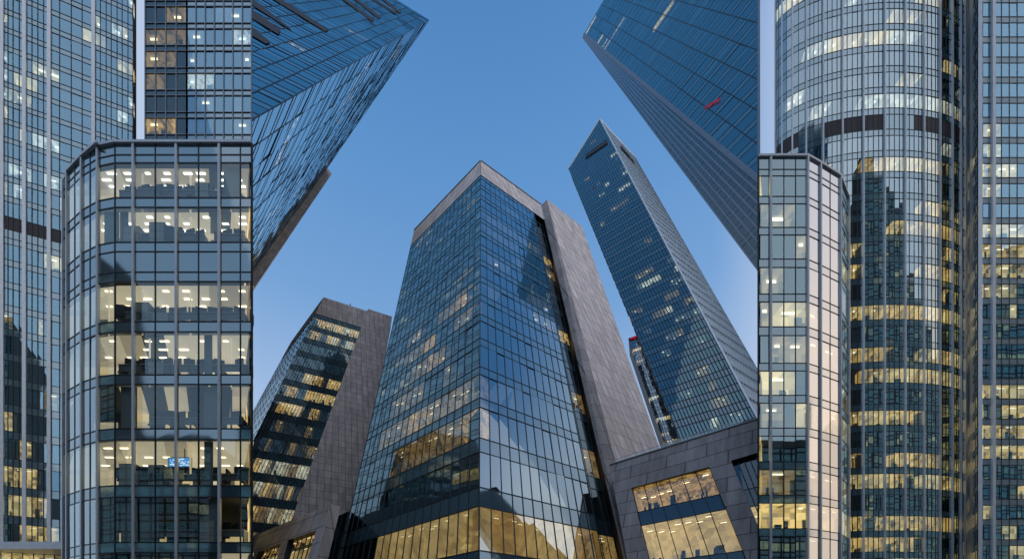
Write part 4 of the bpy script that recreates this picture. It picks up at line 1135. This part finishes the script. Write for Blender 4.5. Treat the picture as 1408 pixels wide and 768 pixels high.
e[0].position, e[0].color = stops[0][0], rgba(stops[0][1]); e[1].position, e[1].color = stops[-1][0], rgba(stops[-1][1])
for p_, c_ in stops[1:-1]: q_ = e.new(p_); q_.color = rgba(c_)
nt.links.new(sx.outputs[2], cr.inputs[0])
hz = mth('SQRT', mth('ADD', mth('MULTIPLY', sx.outputs[0], sx.outputs[0]), mth('MULTIPLY', sx.outputs[1], sx.outputs[1])))
sidef = mth('MULTIPLY', mth('MULTIPLY', sstep(mth('DIVIDE', mth('ABSOLUTE', sx.outputs[0]), hz), .52, .68), mth('SUBTRACT', 1.0, sstep(sx.outputs[2], .79, .92))), sstep(mth('DIVIDE', sx.outputs[1], hz), -.35, .15))
c1 = cmix(mth('MULTIPLY', sidef, .85), cr.outputs[0], (.60, .69, .86, 1))
GLOW = math.radians(94)
sund = mth('DIVIDE', mth('ADD', mth('MULTIPLY', sx.outputs[0], math.sin(GLOW)), mth('MULTIPLY', sx.outputs[1], math.cos(GLOW))), hz)
bkf = mth('MULTIPLY', mth('MULTIPLY', sstep(mth('DIVIDE', mth('MULTIPLY', sx.outputs[1], -1.0), hz), .0, .5), mth('SUBTRACT', 1.0, sstep(sx.outputs[2], .70, .92))), .6)
c1 = cmix(bkf, c1, (.47, .60, .78, 1))
c2 = cmix(mth('MULTIPLY', sstep(sund, .84, .99), mth('SUBTRACT', 1.0, sstep(sx.outputs[2], .35, .9))), c1, (1.06, .83, .60, 1))
bg2 = nd(nt, 'ShaderNodeBackground'); bg2.inputs[1].default_value = .86; nt.links.new(c2, bg2.inputs[0])
bg.inputs[1].default_value = .03
ads = nd(nt, 'ShaderNodeAddShader'); nt.links.new(bg.outputs[0], ads.inputs[0]); nt.links.new(bg2.outputs[0], ads.inputs[1])
nt.links.new(ads.outputs[0], out.inputs[0])

sd = bpy.data.lights.new('sun', 'SUN'); sd.energy = .5; sd.angle = math.radians(90); sd.color = (1, .84, .70)
so = bpy.data.objects.new('sun', sd); COL.objects.link(so)
sv = V((math.sin(SUN_AZ)*math.cos(SUN_EL), math.cos(SUN_AZ)*math.cos(SUN_EL), math.sin(SUN_EL)))
so.rotation_euler = sv.to_track_quat('Z', 'Y').to_euler(); so.location = (60, -60, 40)

cd = bpy.data.cameras.new('camera'); co = bpy.data.objects.new('camera', cd); COL.objects.link(co)
cd.sensor_width = 36; cd.lens = F/W*36; cd.shift_x = (W/2-PX)/W; cd.shift_y = (HY-H_/2)/W
cd.clip_end = 6000; cd.clip_start = .1
co.location = CAM; co.rotation_euler = (math.pi/2, 0, 0)
sc.camera = co
sc.view_settings.view_transform = 'Standard'; sc.view_settings.look = 'None'; sc.view_settings.exposure = 0; sc.view_settings.gamma = 1
sc.cycles.use_denoising = True
sc.cycles.max_bounces = 7; sc.cycles.glossy_bounces = 3; sc.cycles.diffuse_bounces = 2; sc.cycles.transparent_max_bounces = 12; sc.cycles.transmission_bounces = 4
sc.cycles.sample_clamp_indirect = 3; sc.cycles.caustics_reflective = False; sc.cycles.caustics_refractive = False
